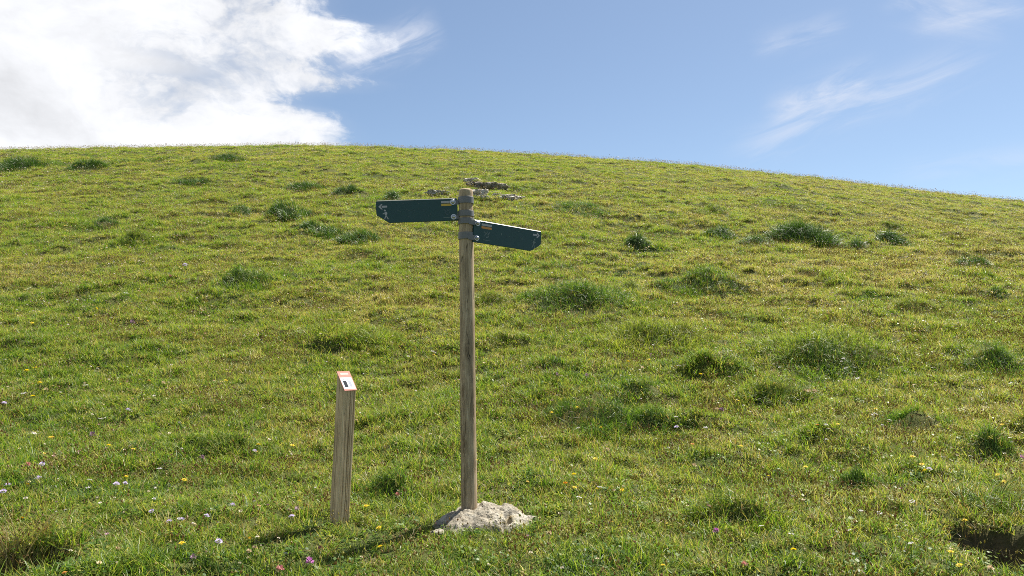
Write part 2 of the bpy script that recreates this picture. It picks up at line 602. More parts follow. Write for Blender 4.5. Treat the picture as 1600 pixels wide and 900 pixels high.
def wood_mat(name, c_dark, c_mid, c_light, grain=1.0, knots=True):
    m, g, b = principled(name, rough=0.85, spec=0.2)
    tc = g.new('ShaderNodeTexCoord')
    o = tc.outputs['Object']
    mp = g.new('ShaderNodeMapping')
    g.l.new(o, mp.inputs[0])
    mp.inputs['Scale'].default_value = (1.0, 1.0, 0.055)
    w = g.noise(o, 5.0, 3, 0.5)
    vec = g.vmath('ADD', mp.outputs[0], g.combine(g.math('MULTIPLY', w, 0.035), g.math('MULTIPLY', w, 0.03), 0.0))
    kn = 0.0
    if knots:
        vo = g.new('ShaderNodeTexVoronoi')
        mk = g.new('ShaderNodeMapping')
        g.l.new(o, mk.inputs[0])
        mk.inputs['Scale'].default_value = (1.0, 1.0, 0.38)
        g.l.new(mk.outputs[0], vo.inputs['Vector'])
        vo.inputs['Scale'].default_value = 9.0
        kd = vo.outputs['Distance']
        kn = g.math('SUBTRACT', 1.0, g.smooth(kd, 0.06, 0.34))
        vec = g.vmath('ADD', vec, g.combine(g.math('MULTIPLY', kn, 0.020), g.math('MULTIPLY', kn, 0.014), 0.0))
    n = g.noise(vec, 95.0 * grain, 4, 0.62)
    n2 = g.noise(vec, 30.0 * grain, 3, 0.55)
    big = g.noise(o, 2.6, 3, 0.6)
    f = g.math('ADD', g.math('MULTIPLY', n, 0.55), g.math('MULTIPLY_ADD', n2, 0.45, g.math('MULTIPLY_ADD', big, 0.30, -0.15)))
    col = g.ramp(f, [(0.32, c_dark), (0.50, c_mid), (0.66, c_light)])
    if knots:
        rings = g.math('MULTIPLY_ADD', g.math('SINE', g.math('MULTIPLY', kd, 120.0)), 0.25, 0.55)
        kc = g.math('MULTIPLY', kn, rings)
        col = g.mix(kc, col, (c_dark[0] * 0.75, c_dark[1] * 0.62, c_dark[2] * 0.5, 1))
    # long drying checks
    ck = g.noise(vec, 46.0 * grain, 2, 0.4)
    ln = g.math('SUBTRACT', 1.0, g.smooth(g.math('ABSOLUTE', g.math('SUBTRACT', ck, 0.5)), 0.0, 0.018))
    seg = g.smooth(g.noise(o, 3.4, 2, 0.5), 0.48, 0.60)
    crack = g.math('MULTIPLY', ln, seg)
    col = g.mix(g.math('MULTIPLY', crack, 0.8), col, (0.018, 0.014, 0.010, 1))
    g.l.new(col, b.inputs['Base Color'])
    bp = g.new('ShaderNodeBump')
    bp.inputs['Strength'].default_value = 0.75
    bp.inputs['Distance'].default_value = 0.004
    g.l.new(g.math('SUBTRACT', g.math('MULTIPLY', f, 1.2), g.math('MULTIPLY', crack, 1.5)), bp.inputs['Height'])
    g.l.new(bp.outputs[0], b.inputs['Normal'])
    return m


def rock_mat(name, c0, c1, c2, pit=True, scale=1.0):
    m, g, b = principled(name, rough=0.92, spec=0.2)
    tc = g.new('ShaderNodeTexCoord')
    o = tc.outputs['Object']
    n = g.noise(o, 7.0 * scale, 6, 0.62)
    n2 = g.noise(o, 38.0 * scale, 5, 0.65)
    n3 = g.noise(o, 120.0 * scale, 3, 0.6)
    f = g.math('ADD', g.math('MULTIPLY', n, 0.5), g.math('ADD', g.math('MULTIPLY', n2, 0.4), g.math('MULTIPLY', n3, 0.15)))
    col = g.ramp(f, [(0.36, c0), (0.52, c1), (0.66, c2)])
    vo = g.new('ShaderNodeTexVoronoi')
    g.l.new(o, vo.inputs['Vector'])
    vo.inputs['Scale'].default_value = 46.0 * scale
    pitf = g.math('SUBTRACT', 1.0, g.smooth(g.math('ADD', vo.outputs['Distance'], g.math('MULTIPLY', n2, 0.5)), 0.36, 0.52))
    moss = g.smooth(g.noise(o, 9.0 * scale, 4, 0.6), 0.56, 0.68)
    col = g.mix(g.math('MULTIPLY', moss, 0.55), col, (0.22, 0.17, 0.07, 1))
    col = g.mix(g.math('MULTIPLY', pitf, 0.65), col, (0.07, 0.062, 0.05, 1))
    g.l.new(col, b.inputs['Base Color'])
    bp = g.new('ShaderNodeBump')
    bp.inputs['Strength'].default_value = 0.9
    bp.inputs['Distance'].default_value = 0.012 / scale
    g.l.new(g.math('SUBTRACT', g.math('ADD', n2, g.math('MULTIPLY', n3, 0.5)), g.math('MULTIPLY', pitf, 0.8)), bp.inputs['Height'])
    g.l.new(bp.outputs[0], b.inputs['Normal'])
    return m


def worn_mat(name, col, rough=0.5, metal=0.0, var=0.25, scale=40.0, spec=0.4):
    m, g, b = principled(name, rough=rough, metal=metal, spec=spec)
    tc = g.new('ShaderNodeTexCoord')
    n = g.noise(tc.outputs['Object'], scale, 5, 0.6)
    k = g.math('MULTIPLY_ADD', n, 2 * var, 1 - var)
    v = g.new('ShaderNodeVectorMath', operation='SCALE')
    v.inputs[0].default_value = col
    g.l.new(k, v.inputs['Scale'])
    g.l.new(v.outputs[0], b.inputs['Base Color'])
    g.l.new(g.math('MULTIPLY_ADD', n, 0.3, rough - 0.15, clamp=True), b.inputs['Roughness'])
    return m


M_SOIL = soil_mat()
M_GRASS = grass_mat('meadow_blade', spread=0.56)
M_POLE = wood_mat('weathered_round_timber', (0.11, 0.080, 0.049), (0.33, 0.250, 0.158), (0.52, 0.42, 0.285))
M_STAKE = wood_mat('weathered_square_timber', (0.17, 0.124, 0.074), (0.50, 0.37, 0.215), (0.66, 0.52, 0.33), 0.8, knots=False)
M_ROCK = rock_mat('pale_pitted_stone', (0.10, 0.084, 0.060), (0.235, 0.21, 0.163), (0.40, 0.375, 0.315))
M_OUTCROP = rock_mat('pale_outcrop_stone', (0.18, 0.155, 0.12), (0.44, 0.40, 0.34), (0.74, 0.71, 0.66), scale=0.3)
M_OUTDARK = rock_mat('dark_outcrop_stone', (0.07, 0.06, 0.047), (0.20, 0.175, 0.14), (0.44, 0.40, 0.33), scale=0.3)
M_BOARD = worn_mat('dark_teal_enamel', (0.012, 0.052, 0.051), 0.45, 0.0, 0.10, 25.0)
M_EDGE_GLINT = worn_mat('painted_edge_glint', (0.20, 0.21, 0.18), 0.45, 0.0, 0.2)
M_STEEL = worn_mat('galvanised_steel', (0.16, 0.158, 0.155), 0.55, 0.35, 0.25, 60.0)
M_BOLT = worn_mat('bright_bolt_steel', (0.42, 0.42, 0.42), 0.32, 0.8, 0.15, 90.0)
M_WHITE = worn_mat('faded_white_print', (0.36, 0.35, 0.36), 0.6, 0.0, 0.25, 150.0)
M_FAINT = worn_mat('almost_gone_print', (0.055, 0.088, 0.092), 0.6, 0.0, 0.4, 120.0)
M_FAINT2 = worn_mat('faint_pale_print', (0.13, 0.17, 0.16), 0.6, 0.0, 0.4, 120.0)
M_YELLOW = worn_mat('faded_yellow_print', (0.55, 0.36, 0.06), 0.6, 0.0, 0.2, 150.0)
M_ORANGE = worn_mat('faded_orange_print', (0.52, 0.24, 0.06), 0.6, 0.0, 0.2, 150.0)
M_RED = worn_mat('faded_red_print', (0.45, 0.205, 0.17), 0.8, 0.0, 0.18, 80.0, spec=0.12)
M_PINK = worn_mat('bleached_pink_print', (0.62, 0.40, 0.36), 0.8, 0.0, 0.15, 120.0, spec=0.12)
M_PLAQUE = worn_mat('plaque_white', (0.60, 0.59, 0.61), 0.8, 0.0, 0.08, 80.0, spec=0.12)
M_BLACK = worn_mat('plaque_black', (0.02, 0.022, 0.03), 0.8, 0.0, 0.2, 80.0, spec=0.12)
M_GREY = worn_mat('plaque_grey', (0.30, 0.31, 0.36), 0.8, 0.0, 0.2, 80.0, spec=0.12)


# ------------------------------------------------------------------ ground
def build_hill():
    rows = [-400, -200, -100, -50, -25, -12, -6, -2, 0, 1, 1.8, 2.3, 2.7]
    y = 3.0
    while y < 130:
        rows.append(y); y *= 1.0105
    rows += [140, 160, 200, 260, 340, 450, 590]
    cu = list(np.arange(-1.1, 1.1001, 0.0055))
    o = [1.2, 1.4, 1.7, 2.2, 3, 5, 8, 14, 25, 50]
    cu = [-v for v in reversed(o)] + cu + o
    R = np.array(rows, float); U = np.array(cu, float)
    Yg, Ug = np.meshgrid(R, U, indexing='ij')
    Xg = np.maximum(Yg, 3.0) * Ug
    Xg = np.clip(Xg, -2500, 2500)
    Zg = height(Xg, Yg)
    nr, nc = Yg.shape
    V = np.stack([Xg.ravel(), Yg.ravel(), Zg.ravel()], 1)
    i = np.arange((nr - 1) * nc).reshape(nr - 1, nc)[:, :-1].ravel()
    F = np.stack([i, i + 1, i + nc + 1, i + nc], 1)
    bare = np.zeros(len(V))
    for (x0, y0, rx, ry, h) in PITS:
        e = np.sqrt(((V[:, 0] - x0) / rx) ** 2 + ((V[:, 1] - y0) / ry) ** 2)
        bare = np.maximum(bare, 1 - sst(e, 0.85, 1.12))
    me = bpy.data.meshes.new('hillside')
    me.vertices.add(len(V)); me.vertices.foreach_set('co', V.ravel())
    me.loops.add(len(F) * 4); me.loops.foreach_set('vertex_index', F.ravel().astype(np.int32))
    me.polygons.add(len(F)); me.polygons.foreach_set('loop_start', np.arange(0, len(F) * 4, 4, dtype=np.int32))
    me.polygons.foreach_set('use_smooth', np.ones(len(F), bool))
    at = me.attributes.new('bare', 'FLOAT', 'POINT'); at.data.foreach_set('value', bare.astype(np.float32))
    me.update(calc_edges=True); me.validate()
    h = link('hillside', me, mat=M_SOIL)
    tag(h, "grassy hillside rising to a smooth skyline", None, None, 'structure')


build_hill()


# ------------------------------------------------------------------ blades
def blades(n, radius, h0, h1, width, lean, bend, rng, segs=2, out=0.0, br=None, clumps=0):
    """n grass blades as numpy verts, faces and two attributes"""
    a = rng.uniform(0, 2 * np.pi, n)
    r = radius * np.sqrt(rng.uniform(0, 1, n))
    bx, by = r * np.cos(a), r * np.sin(a)
    L = rng.uniform(h0, h1, n)
    if clumps:
        ca = rng.uniform(0, 6.283, clumps); cr = radius * np.sqrt(rng.uniform(0, 0.9, clumps))
        k = rng.integers(0, clumps, n)
        sg = radius * rng.uniform(0.10, 0.30, clumps)[k]
        bx = (cr * np.cos(ca))[k] + rng.normal(0, 1, n) * sg
        by = (cr * np.sin(ca))[k] + rng.normal(0, 1, n) * sg
        L = L * rng.uniform(0.7, 1.3, clumps)[k] * (1 - 0.40 * np.clip(np.hypot(bx, by) / radius, 0, 1.3) ** 2)
    th = rng.uniform(0, 2 * np.pi, n)
    dx = np.cos(th) + out * bx / max(radius, 1e-6) * 1.5
    dy = np.sin(th) + out * by / max(radius, 1e-6) * 1.5
    nn = np.hypot(dx, dy) + 1e-9
    dx, dy = dx / nn, dy / nn
    ln = np.abs(rng.normal(lean, lean * 0.5, n))
    bd = np.abs(rng.normal(bend, bend * 0.5, n))
    w = width * rng.uniform(0.6, 1.3, n)
    tw = rng.uniform(-0.9, 0.9, n)
    px_, py_ = -dy * np.cos(tw) + dx * np.sin(tw), dx * np.cos(tw) + dy * np.sin(tw)
    bv = rng.uniform(0, 1, n) if br is None else np.full(n, br)
    V, F, B, H = [], [], [], []
    P = np.stack([bx, by, np.full(n, -0.012)], 1)
    ang = ln.copy()
    ring = []
    for s in range(segs + 1):
        t = s / segs
        ww = w * (1 - t) ** 0.7 * 0.5
        if s < segs:
            ring.append((P - np.stack([px_ * ww, py_ * ww, np.zeros(n)], 1), P + np.stack([px_ * ww, py_ * ww, np.zeros(n)], 1)))
        else:
            ring.append((P,))
        st = L / segs
        P = P + np.stack([dx * np.sin(ang) * st, dy * np.sin(ang) * st, np.cos(ang) * st], 1)
        ang = ang + bd / segs
    per = 2 * segs + 1
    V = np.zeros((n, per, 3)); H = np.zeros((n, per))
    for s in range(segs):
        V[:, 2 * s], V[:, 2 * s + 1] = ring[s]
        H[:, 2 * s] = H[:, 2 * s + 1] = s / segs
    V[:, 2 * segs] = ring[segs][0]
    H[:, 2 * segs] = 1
    base = (np.arange(n) * per)[:, None]
    fs = []
    for s in range(segs - 1):
        fs.append(base + np.array([2 * s, 2 * s + 1, 2 * s + 3]))
        fs.append(base + np.array([2 * s, 2 * s + 3, 2 * s + 2]))
    fs.append(base + np.array([2 * segs - 2, 2 * segs - 1, 2 * segs]))
    F = np.concatenate(fs)
    return V.reshape(-1, 3), F, np.repeat(bv, per), H.ravel()


def leaf_rosette(n, radius, size, rng, br=0.2):
    """small broad leaves lying nearly flat (clover, plantain)"""
    V, F, B, H = [], [], [], []
    for k in range(n):
        a = rng.uniform(0, 2 * np.pi); r = radius * math.sqrt(rng.uniform())
        c = np.array([r * math.cos(a), r * math.sin(a), rng.uniform(0.012, 0.045)])
        th = rng.uniform(0, 2 * np.pi)
        t = np.array([math.cos(th), math.sin(th), rng.uniform(-0.2, 0.6)]); t /= np.linalg.norm(t)
        s = np.cross(t, [0, 0, 1]); s /= np.linalg.norm(s)
        l = size * rng.uniform(0.6, 1.3)
        w = l * rng.uniform(0.28, 0.45)
        b = len(V)
        V += [c, c + t * l * 0.5 + s * w, c + t * l, c + t * l * 0.5 - s * w]
        F += [(b, b + 1, b + 2), (b, b + 2, b + 3)]
        B += [min(1, max(0, br + rng.uniform(-0.2, 0.2)))] * 4
        H += [0.2, 0.3, 0.4, 0.3]
    return np.array(V), np.array(F), np.array(B), np.array(H)


def seed_heads(n, radius, h0, h1, rng, size=0.012, br=0.85):
    """thin stems with a brown ear"""
    V, F, B, H = [], [], [], []
    for k in range(n):
        a = rng.uniform(0, 2 * np.pi); r = radius * math.sqrt(rng.uniform())
        p = np.array([r * math.cos(a), r * math.sin(a), 0.0])
        L = rng.uniform(h0, h1)
        d = np.array([rng.normal(0, 0.22), rng.normal(0, 0.22), 1.0]); d /= np.linalg.norm(d)
        s = np.cross(d, [math.cos(a + 1), math.sin(a + 1), 0]); s /= np.linalg.norm(s)
        q = p + d * L
        b = len(V); w = 0.0011
        V += [p - s * w, p + s * w, q]
        F += [(b, b + 1, b + 2)]
        B += [0.62] * 3; H += [0.2, 0.2, 0.6]
        l = size * rng.uniform(0.7, 1.6); ww = size * rng.uniform(0.22, 0.42)
        s2 = np.cross(d, s)
        b = len(V)
        m = q + d * l * 0.5
        V += [q, m + s * ww, m + s2 * ww, m - s * ww, m - s2 * ww, q + d * l]
        F += [(b, b + 1, b + 2), (b, b + 2, b + 3), (b, b + 3, b + 4), (b, b + 4, b + 1),
              (b + 5, b + 2, b + 1), (b + 5, b + 3, b + 2), (b + 5, b + 4, b + 3), (b + 5, b + 1, b + 4)]
        v = br + rng.uniform(-0.12, 0.10)
        B += [v] * 6; H += [0.0] * 6
    return np.array(V), np.array(F), np.array(B), np.array(H)


def join(*parts):
    V, F, B, H = [], [], [], []
    o = 0
    for (v, f, b, h) in parts:
        V.append(v); F.append(f + o); B.append(b); H.append(h); o += len(v)
    return np.concatenate(V), np.concatenate(F), np.concatenate(B), np.concatenate(H)


def blade_mesh(name, data, mat):
    V, F, B, H = data
    me = mesh_np(name, V, F, False, {'br': B, 'ht': H})
    me.materials.append(mat)
    return me


# ------------------------------------------------------------------ scattered turf (stuff)
def scatter(name, label, pts, rot, scl, idx, tint, meshes):
    """one object: a cloud of points on the ground, each carrying one tuft"""
    src = bpy.data.collections.new(name + '_tufts')
    for k, me in enumerate(meshes):
        o = bpy.data.objects.new('%s_tuft_%02d' % (name, k), me)
        src.objects.link(o)
    me = bpy.data.meshes.new(name)
    me.vertices.add(len(pts))
    me.vertices.foreach_set('co', np.asarray(pts, np.float32).ravel())
    a = me.attributes.new('rot', 'FLOAT_VECTOR', 'POINT'); a.data.foreach_set('vector', np.asarray(rot, np.float32).ravel())
    a = me.attributes.new('scl', 'FLOAT_VECTOR', 'POINT'); a.data.foreach_set('vector', np.asarray(scl, np.float32).ravel())
    a = me.attributes.new('tint', 'FLOAT', 'POINT'); a.data.foreach_set('value', np.asarray(tint, np.float32))
    a = me.attributes.new('idx', 'INT', 'POINT'); a.data.foreach_set('value', np.asarray(idx, np.int32))
    o = link(name, me)
    tag(o, label, None, None, 'stuff')
    ng = bpy.data.node_groups.new(name + '_scatter', 'GeometryNodeTree')
    ng.interface.new_socket('Geometry', in_out='INPUT', socket_type='NodeSocketGeometry')
    ng.interface.new_socket('Geometry', in_out='OUTPUT', socket_type='NodeSocketGeometry')
    N, L = ng.nodes, ng.links
    gi, go = N.new('NodeGroupInput'), N.new('NodeGroupOutput')
    ci = N.new('GeometryNodeCollectionInfo')
    ci.inputs['Collection'].default_value = src
    ci.inputs['Separate Children'].default_value = True
    ci.inputs['Reset Children'].default_value = True
    iop = N.new('GeometryNodeInstanceOnPoints')
    iop.inputs['Pick Instance'].default_value = True

    def attr(nm, typ):
        nd = N.new('GeometryNodeInputNamedAttribute')
        nd.data_type = typ
        nd.inputs['Name'].default_value = nm
        return nd.outputs[0]
    L.new(gi.outputs[0], iop.inputs['Points'])
    L.new(ci.outputs[0], iop.inputs['Instance'])
    L.new(attr('idx', 'INT'), iop.inputs['Instance Index'])
    er = N.new('FunctionNodeEulerToRotation')
    L.new(attr('rot', 'FLOAT_VECTOR'), er.inputs[0])
    L.new(er.outputs[0], iop.inputs['Rotation'])
    L.new(attr('scl', 'FLOAT_VECTOR'), iop.inputs['Scale'])
    L.new(iop.outputs[0], go.inputs[0])
    md = o.modifiers.new('scatter', 'NODES')
    md.node_group = ng
    return o


U_LIM = 0.86


def sample(rho, y0, y1, n_hint=None):
    """random ground points with density rho(Y) per square metre inside the wedge in front"""
    yy = np.linspace(y0, y1, 2000)
    wt = rho(yy) * 2 * U_LIM * np.maximum(yy, 3.0)
    cum = np.concatenate([[0], np.cumsum((wt[1:] + wt[:-1]) / 2 * np.diff(yy))])
    n = int(cum[-1])
    Y = np.interp(RNG.uniform(0, cum[-1], n), cum, yy)
    X = RNG.uniform(-U_LIM, U_LIM, n) * np.maximum(Y, 3.0)
    return X, Y


def ground_normal(X, Y, e=0.06):
    zx = (height(X + e, Y) - height(X - e, Y)) / (2 * e)
    zy = (height(X, Y + e) - height(X, Y - e)) / (2 * e)
    return zx, zy


KEEP_OUT = []      # (x, y, rx, ry) that turf leaves free; filled below


def free(X, Y):
    ok = np.ones(len(X), bool)
    for (x0, y0, rx, ry) in KEEP_OUT:
        ok &= ((X - x0) / rx) ** 2 + ((Y - y0) / ry) ** 2 > 1
    for (x0, y0, rx, ry, h) in PITS:
        ok &= (((X - x0) / rx) ** 2 + ((Y - y0) / ry) ** 2 > 0.85 + 0.25 * RNG.uniform(size=len(X))) | (RNG.uniform(size=len(X)) < 0.5)
    for (x0, y0, hw, keep) in THIN:
        ok &= (((X - x0) / hw) ** 2 + ((Y - y0) / (hw * 0.65)) ** 2 > 1) | (RNG.uniform(size=len(X)) < keep)
    return ok


THIN = [(p[0], p[1] + min(hw * 0.35, 0.4), hw, {'bushy': 0.12, 'dark': 0.40, 'lush': 0.3}.get(t[4], 0.75)) for t, (p, hw, hh) in zip(TUSSOCKS, tus_pos)]
FOOT = hit(762, 832)
FOOT = np.array([FOOT[0] - 0.012, 5.13, 0]); FOOT[2] = float(height(FOOT[0], FOOT[1]))
KEEP_OUT.append((FOOT[0] - 0.01, FOOT[1] - 0.03, 0.325, 0.245))
STAKE = hit(530, 818)
KEEP_OUT.append((STAKE[0], STAKE[1], 0.055, 0.055))


def dryness(X, Y):
    """0 lush .. 1 dry, in soft patches"""
    d = 0.465 + 0.17 * fbm2(X / 7.5, Y / 4.5, 3, 24.0) + 0.17 * fbm2(X / 3.0, Y / 2.2, 4, 21.0) + 0.13 * fbm2(X / 0.8, Y / 0.6, 3, 31.0)
    d = d - 0.05 + 0.12 * sst(Y, 8, 14) - 0.02 * sst(Y, 16, 34)
    u = X / np.maximum(Y, 3)
    d = d + 0.08 * sst(u, 0.05, 0.6) - 0.05 * sst(-u, 0.2, 0.6)
    return d


def build_turf():
    rng = np.random.default_rng(21)
    ms = []
    # 0-5 short turf, 6-8 turf with broad leaves, 9-11 taller fresh grass, 12-14 wispy long blades
    for k in range(6):
        ms.append(blade_mesh('turf', blades(34, 0.070, 0.030, 0.100, 0.0068, 0.6, 1.0, rng), M_GRASS))
    for k in range(3):
        ms.append(blade_mesh('turf_leafy', join(blades(22, 0.07, 0.03, 0.085, 0.0068, 0.65, 1.0, rng),
                                                leaf_rosette(14, 0.07, 0.024, rng, 0.34)), M_GRASS))
    for k in range(3):
        ms.append(blade_mesh('turf_tall', blades(32, 0.06, 0.07, 0.17, 0.0060, 0.38, 1.1, rng, 3), M_GRASS))
    for k in range(3):
        ms.append(blade_mesh('turf_wispy', blades(12, 0.06, 0.10, 0.22, 0.0046, 0.5, 1.5, rng, 4), M_GRASS))
    def rho(y):
        return np.where(y < 6, 330.0, 330.0 + 100.0 * sst(y, 6, 11)) * np.where(y < 8, 1.0, (8 / np.maximum(y, 1)) ** 1.05)
    X, Y = sample(rho, 2.6, 84.0)
    ok = free(X, Y); X, Y = X[ok], Y[ok]
    n = len(X)
    Z = height(X, Y)
    zx, zy = ground_normal(X, Y)
    dr = dryness(X, Y)
    lush = fbm2(X / 1.1, Y / 0.75, 3, 41.0)
    tall = sst(fbm2(X / 1.6, Y / 1.1, 3, 51.0), 0.12, 0.55)
    hum = fbm2(X / 1.15, Y / 0.72, 3, 9.0)
    tall = np.clip(tall * 0.7 + 0.5 * sst(hum, 0.15, 0.5), 0, 1)
    tall = np.maximum(tall, 0.30 * sst(14 - Y, 0, 5))
    tall = tall * sst(np.hypot((X + 0.65) / 1.3, (Y - 4.75) / 0.55), 0.3, 1.2)
    r = RNG.uniform(size=n)
    idx = RNG.integers(0, 6, n)
    idx = np.where(r < 0.24, RNG.integers(6, 9, n), idx)
    idx = np.where(r > 1 - 0.34 * tall, RNG.integers(9, 12, n), idx)
    idx = np.where((r > 0.30) & (r < 0.33 + 0.07 * tall), RNG.integers(12, 15, n), idx)
    far = (np.maximum(Y, 8) / 8) ** 0.24
    s = RNG.uniform(0.75, 1.25, n) * far * (0.85 + 0.3 * tall)
    scl = np.stack([s, s, s * RNG.uniform(0.8, 1.15, n) * (1 - 0.35 * sst(Y, 12, 45))], 1)
    rot = np.stack([0.55 * zy + RNG.normal(0, 0.08, n), -0.55 * zx + RNG.normal(0, 0.08, n), RNG.uniform(0, 6.283, n)], 1)
    rot[:, 0] = RNG.normal(0, 0.12, n); rot[:, 1] = RNG.normal(0, 0.12, n)
    tint = dr - 0.10 * np.clip(lush, -1, 1) + RNG.normal(0, 0.10, n) * (1 - 0.4 * sst(Y, 10, 30))
    tint = np.where(idx >= 9, tint * 0.6 + 0.15, tint)
    dead = RNG.uniform(size=n) < 0.05
    tint = np.where(dead, RNG.uniform(0.70, 0.85, n), tint)
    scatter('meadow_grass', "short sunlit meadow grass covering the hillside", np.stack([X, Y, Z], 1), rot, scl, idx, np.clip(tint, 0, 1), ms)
    print('turf tufts', n)
    # brown seed heads and dead stalks
    ms = [blade_mesh('ears', seed_heads(9, 0.10, 0.05, 0.12, rng, 0.017), M_GRASS) for k in range(4)]
    ms += [blade_mesh('stalks', join(seed_heads(4, 0.08, 0.12, 0.26, rng, 0.020, 0.8), blades(8, 0.07, 0.06, 0.16, 0.003, 0.6, 1.0, rng, 2, br=0.9)), M_GRASS) for k in range(3)]
    def rho2(y):
        return np.where(y < 9, 120.0, 120.0 * (9 / np.maximum(y, 1)) ** 1.2)
    X, Y = sample(rho2, 3.0, 80.0)
    pat = fbm2(X / 1.3, Y / 0.9, 3, 61.0) + 0.35 * (dryness(X, Y) - 0.45)
    ok = free(X, Y) & (RNG.uniform(size=len(X)) < 0.08 + 0.92 * sst(pat, 0.0, 0.5))
    X, Y = X[ok], Y[ok]; n = len(X)
    far = (np.maximum(Y, 8) / 8) ** 0.36
    s = RNG.uniform(0.7, 1.25, n) * far * (1 - 0.35 * sst(Y, 25, 50))
    scatter('dry_seed_heads', "russet seed heads and dead stalks standing in the grass", np.stack([X, Y, height(X, Y)], 1),
            np.stack([RNG.normal(0, 0.12, n), RNG.normal(0, 0.12, n), RNG.uniform(0, 6.283, n)], 1),
            np.stack([s, s, s], 1), np.where(RNG.uniform(size=n) < 0.75, RNG.integers(0, 4, n), RNG.integers(4, 7, n)),
            np.full(n, 0.63) + RNG.normal(0, 0.05, n), ms)
    print('seed heads', n)


build_turf()


# ------------------------------------------------------------------ tussocks (things)
M_TUS = {  # dark and fresh: tip gradient paints sunlit tops onto naturally yellower blade ends
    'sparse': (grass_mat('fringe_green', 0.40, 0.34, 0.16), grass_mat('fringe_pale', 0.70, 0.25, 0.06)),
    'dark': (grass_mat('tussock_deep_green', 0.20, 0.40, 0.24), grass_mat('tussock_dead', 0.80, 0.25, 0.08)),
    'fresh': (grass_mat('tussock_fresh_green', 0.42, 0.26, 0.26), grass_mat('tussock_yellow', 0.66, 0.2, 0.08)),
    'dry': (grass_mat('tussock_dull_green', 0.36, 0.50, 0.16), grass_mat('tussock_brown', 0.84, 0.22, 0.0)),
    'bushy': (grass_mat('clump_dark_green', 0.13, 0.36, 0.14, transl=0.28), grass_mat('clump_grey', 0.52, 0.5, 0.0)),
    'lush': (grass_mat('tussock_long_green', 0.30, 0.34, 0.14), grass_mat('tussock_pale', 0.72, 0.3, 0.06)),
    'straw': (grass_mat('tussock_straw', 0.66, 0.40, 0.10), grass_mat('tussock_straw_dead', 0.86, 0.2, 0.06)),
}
NAMES = {'sparse': ('grass_tussock', 'tussock'), 'dark': ('grass_tussock', 'tussock'), 'fresh': ('grass_tussock', 'tussock'), 'dry': ('grass_tussock', 'tussock'),
         'bushy': ('dark_clump', 'clump'), 'lush': ('grass_tussock', 'tussock'), 'straw': ('grass_tussock', 'tussock')}


def tussock_data(look, R, H, rng):
    """blades for a tussock of half width R and height H (metres)"""
    far = R > 0.55
    n = int(np.clip(R * R * 4600, 140, 2400))
    w = 0.0062 if not far else 0.0090
    c = int(np.clip(5 + R * 9, 6, 26))
    if look == 'bushy': H = H * 1.3
    if look == 'bushy':
        a = join(blades(int(n * 1.8), R, H * 0.5, H * 1.15, w * 1.6, 0.6, 0.8, rng, 2, 0.6, None, c),
                 leaf_rosette(int(n * 0.4), R * 0.8, w * 4, rng, 0.2))
        b = blades(max(20, n // 7), R, H * 0.5, H * 0.95, w, 0.6, 0.8, rng, 2, 0.4, None, c)
    elif look == 'sparse':
        a = blades(int(60 + R * 400), R, 0.06, 0.15, 0.0045, 0.45, 1.3, rng, 4, 0.2)
        b = blades(24, R, 0.07, 0.17, 0.004, 0.5, 1.5, rng, 4, 0.2)
    elif look in ('lush', 'straw'):
        a = blades(int(n * 1.1), R, 0.16, 0.40, 0.0060, 0.5, 1.8, rng, 4, 0.55, None, c)
        b = blades(max(40, n // 3), R, 0.2, 0.44, 0.0045, 0.55, 1.7, rng, 4, 0.6, None, c)
    else:
        a = blades(int(n * 1.7), R, max(0.08, H * 0.6), max(0.16, H * 1.3), w, 0.42, 1.25, rng, 3, 0.45, None, c)
        b = blades(max(20, n // 5), R, max(0.08, H * 0.5), max(0.15, H * 1.1), w * 0.8, 0.55, 1.3, rng, 3, 0.5, None, c)
    return a, b


def seat(data, x0, y0, squash):
    """roots follow the ground"""
    V, F, B, H = data
    V = V.copy()
    V[:, 1] *= squash
    V[:, 2] += height(V[:, 0] + x0, V[:, 1] + y0) - float(height(x0, y0))
    return V, F, B, H


def build_tussocks():
    rng = np.random.default_rng(33)
    for (px, py, w, h, look, lab), (p, hw, hh) in zip(TUSSOCKS, tus_pos):
        x0, y0 = p[0], p[1] + min(hw * 0.35, 0.4)
        a, b = tussock_data(look, hw * (1.05 if look == 'bushy' else 1.22), hh * (1.0 if look in ('lush', 'straw', 'bushy') else 0.76), rng)
        sq = 0.75 if hw < 0.6 else 0.62
        nm, cat = NAMES[look]
        root = empty(nm, (x0, y0, float(height(x0, y0))))
        tag(root, lab, cat, 'dark clumps on the upper slope' if look == 'bushy' else 'grass tussocks on the slope')
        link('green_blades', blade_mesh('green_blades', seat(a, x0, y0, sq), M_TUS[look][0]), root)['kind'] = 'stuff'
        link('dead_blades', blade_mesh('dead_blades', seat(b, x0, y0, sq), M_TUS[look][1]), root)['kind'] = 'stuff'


build_tussocks()


# ------------------------------------------------------------------ rocks
def rock_mesh(name, rx, ry, rz, seed, sub=4, rough=0.22, flat=0.0, sq=2.6, fine=0.05):
    bm = bmesh.new()
    bmesh.ops.create_icosphere(bm, subdivisions=sub, radius=1.0)
    V = np.array([v.co[:] for v in bm.verts])
    nrm = (np.abs(V) ** sq).sum(1) ** (1 / sq)
    V = V / nrm[:, None]
    d = fbm3(V * 1.5 + seed, 3) * rough
    P = V * (1 + d)[:, None]
    d2 = fbm3(V * 6.0 + seed * 2, 3)
    P = P + V * (np.where(d2 < -0.12, -fine * 1.6, d2 * fine))[:, None]
    P[:, 2] = np.where(P[:, 2] > 0, P[:, 2] * (1 - flat * sst(P[:, 2], 0.5, 1.2)), P[:, 2])
    P = P * np.array([rx, ry, rz])
    for v, q in zip(bm.verts, P):
        v.co = q
    return mesh_bm(name, bm, True)


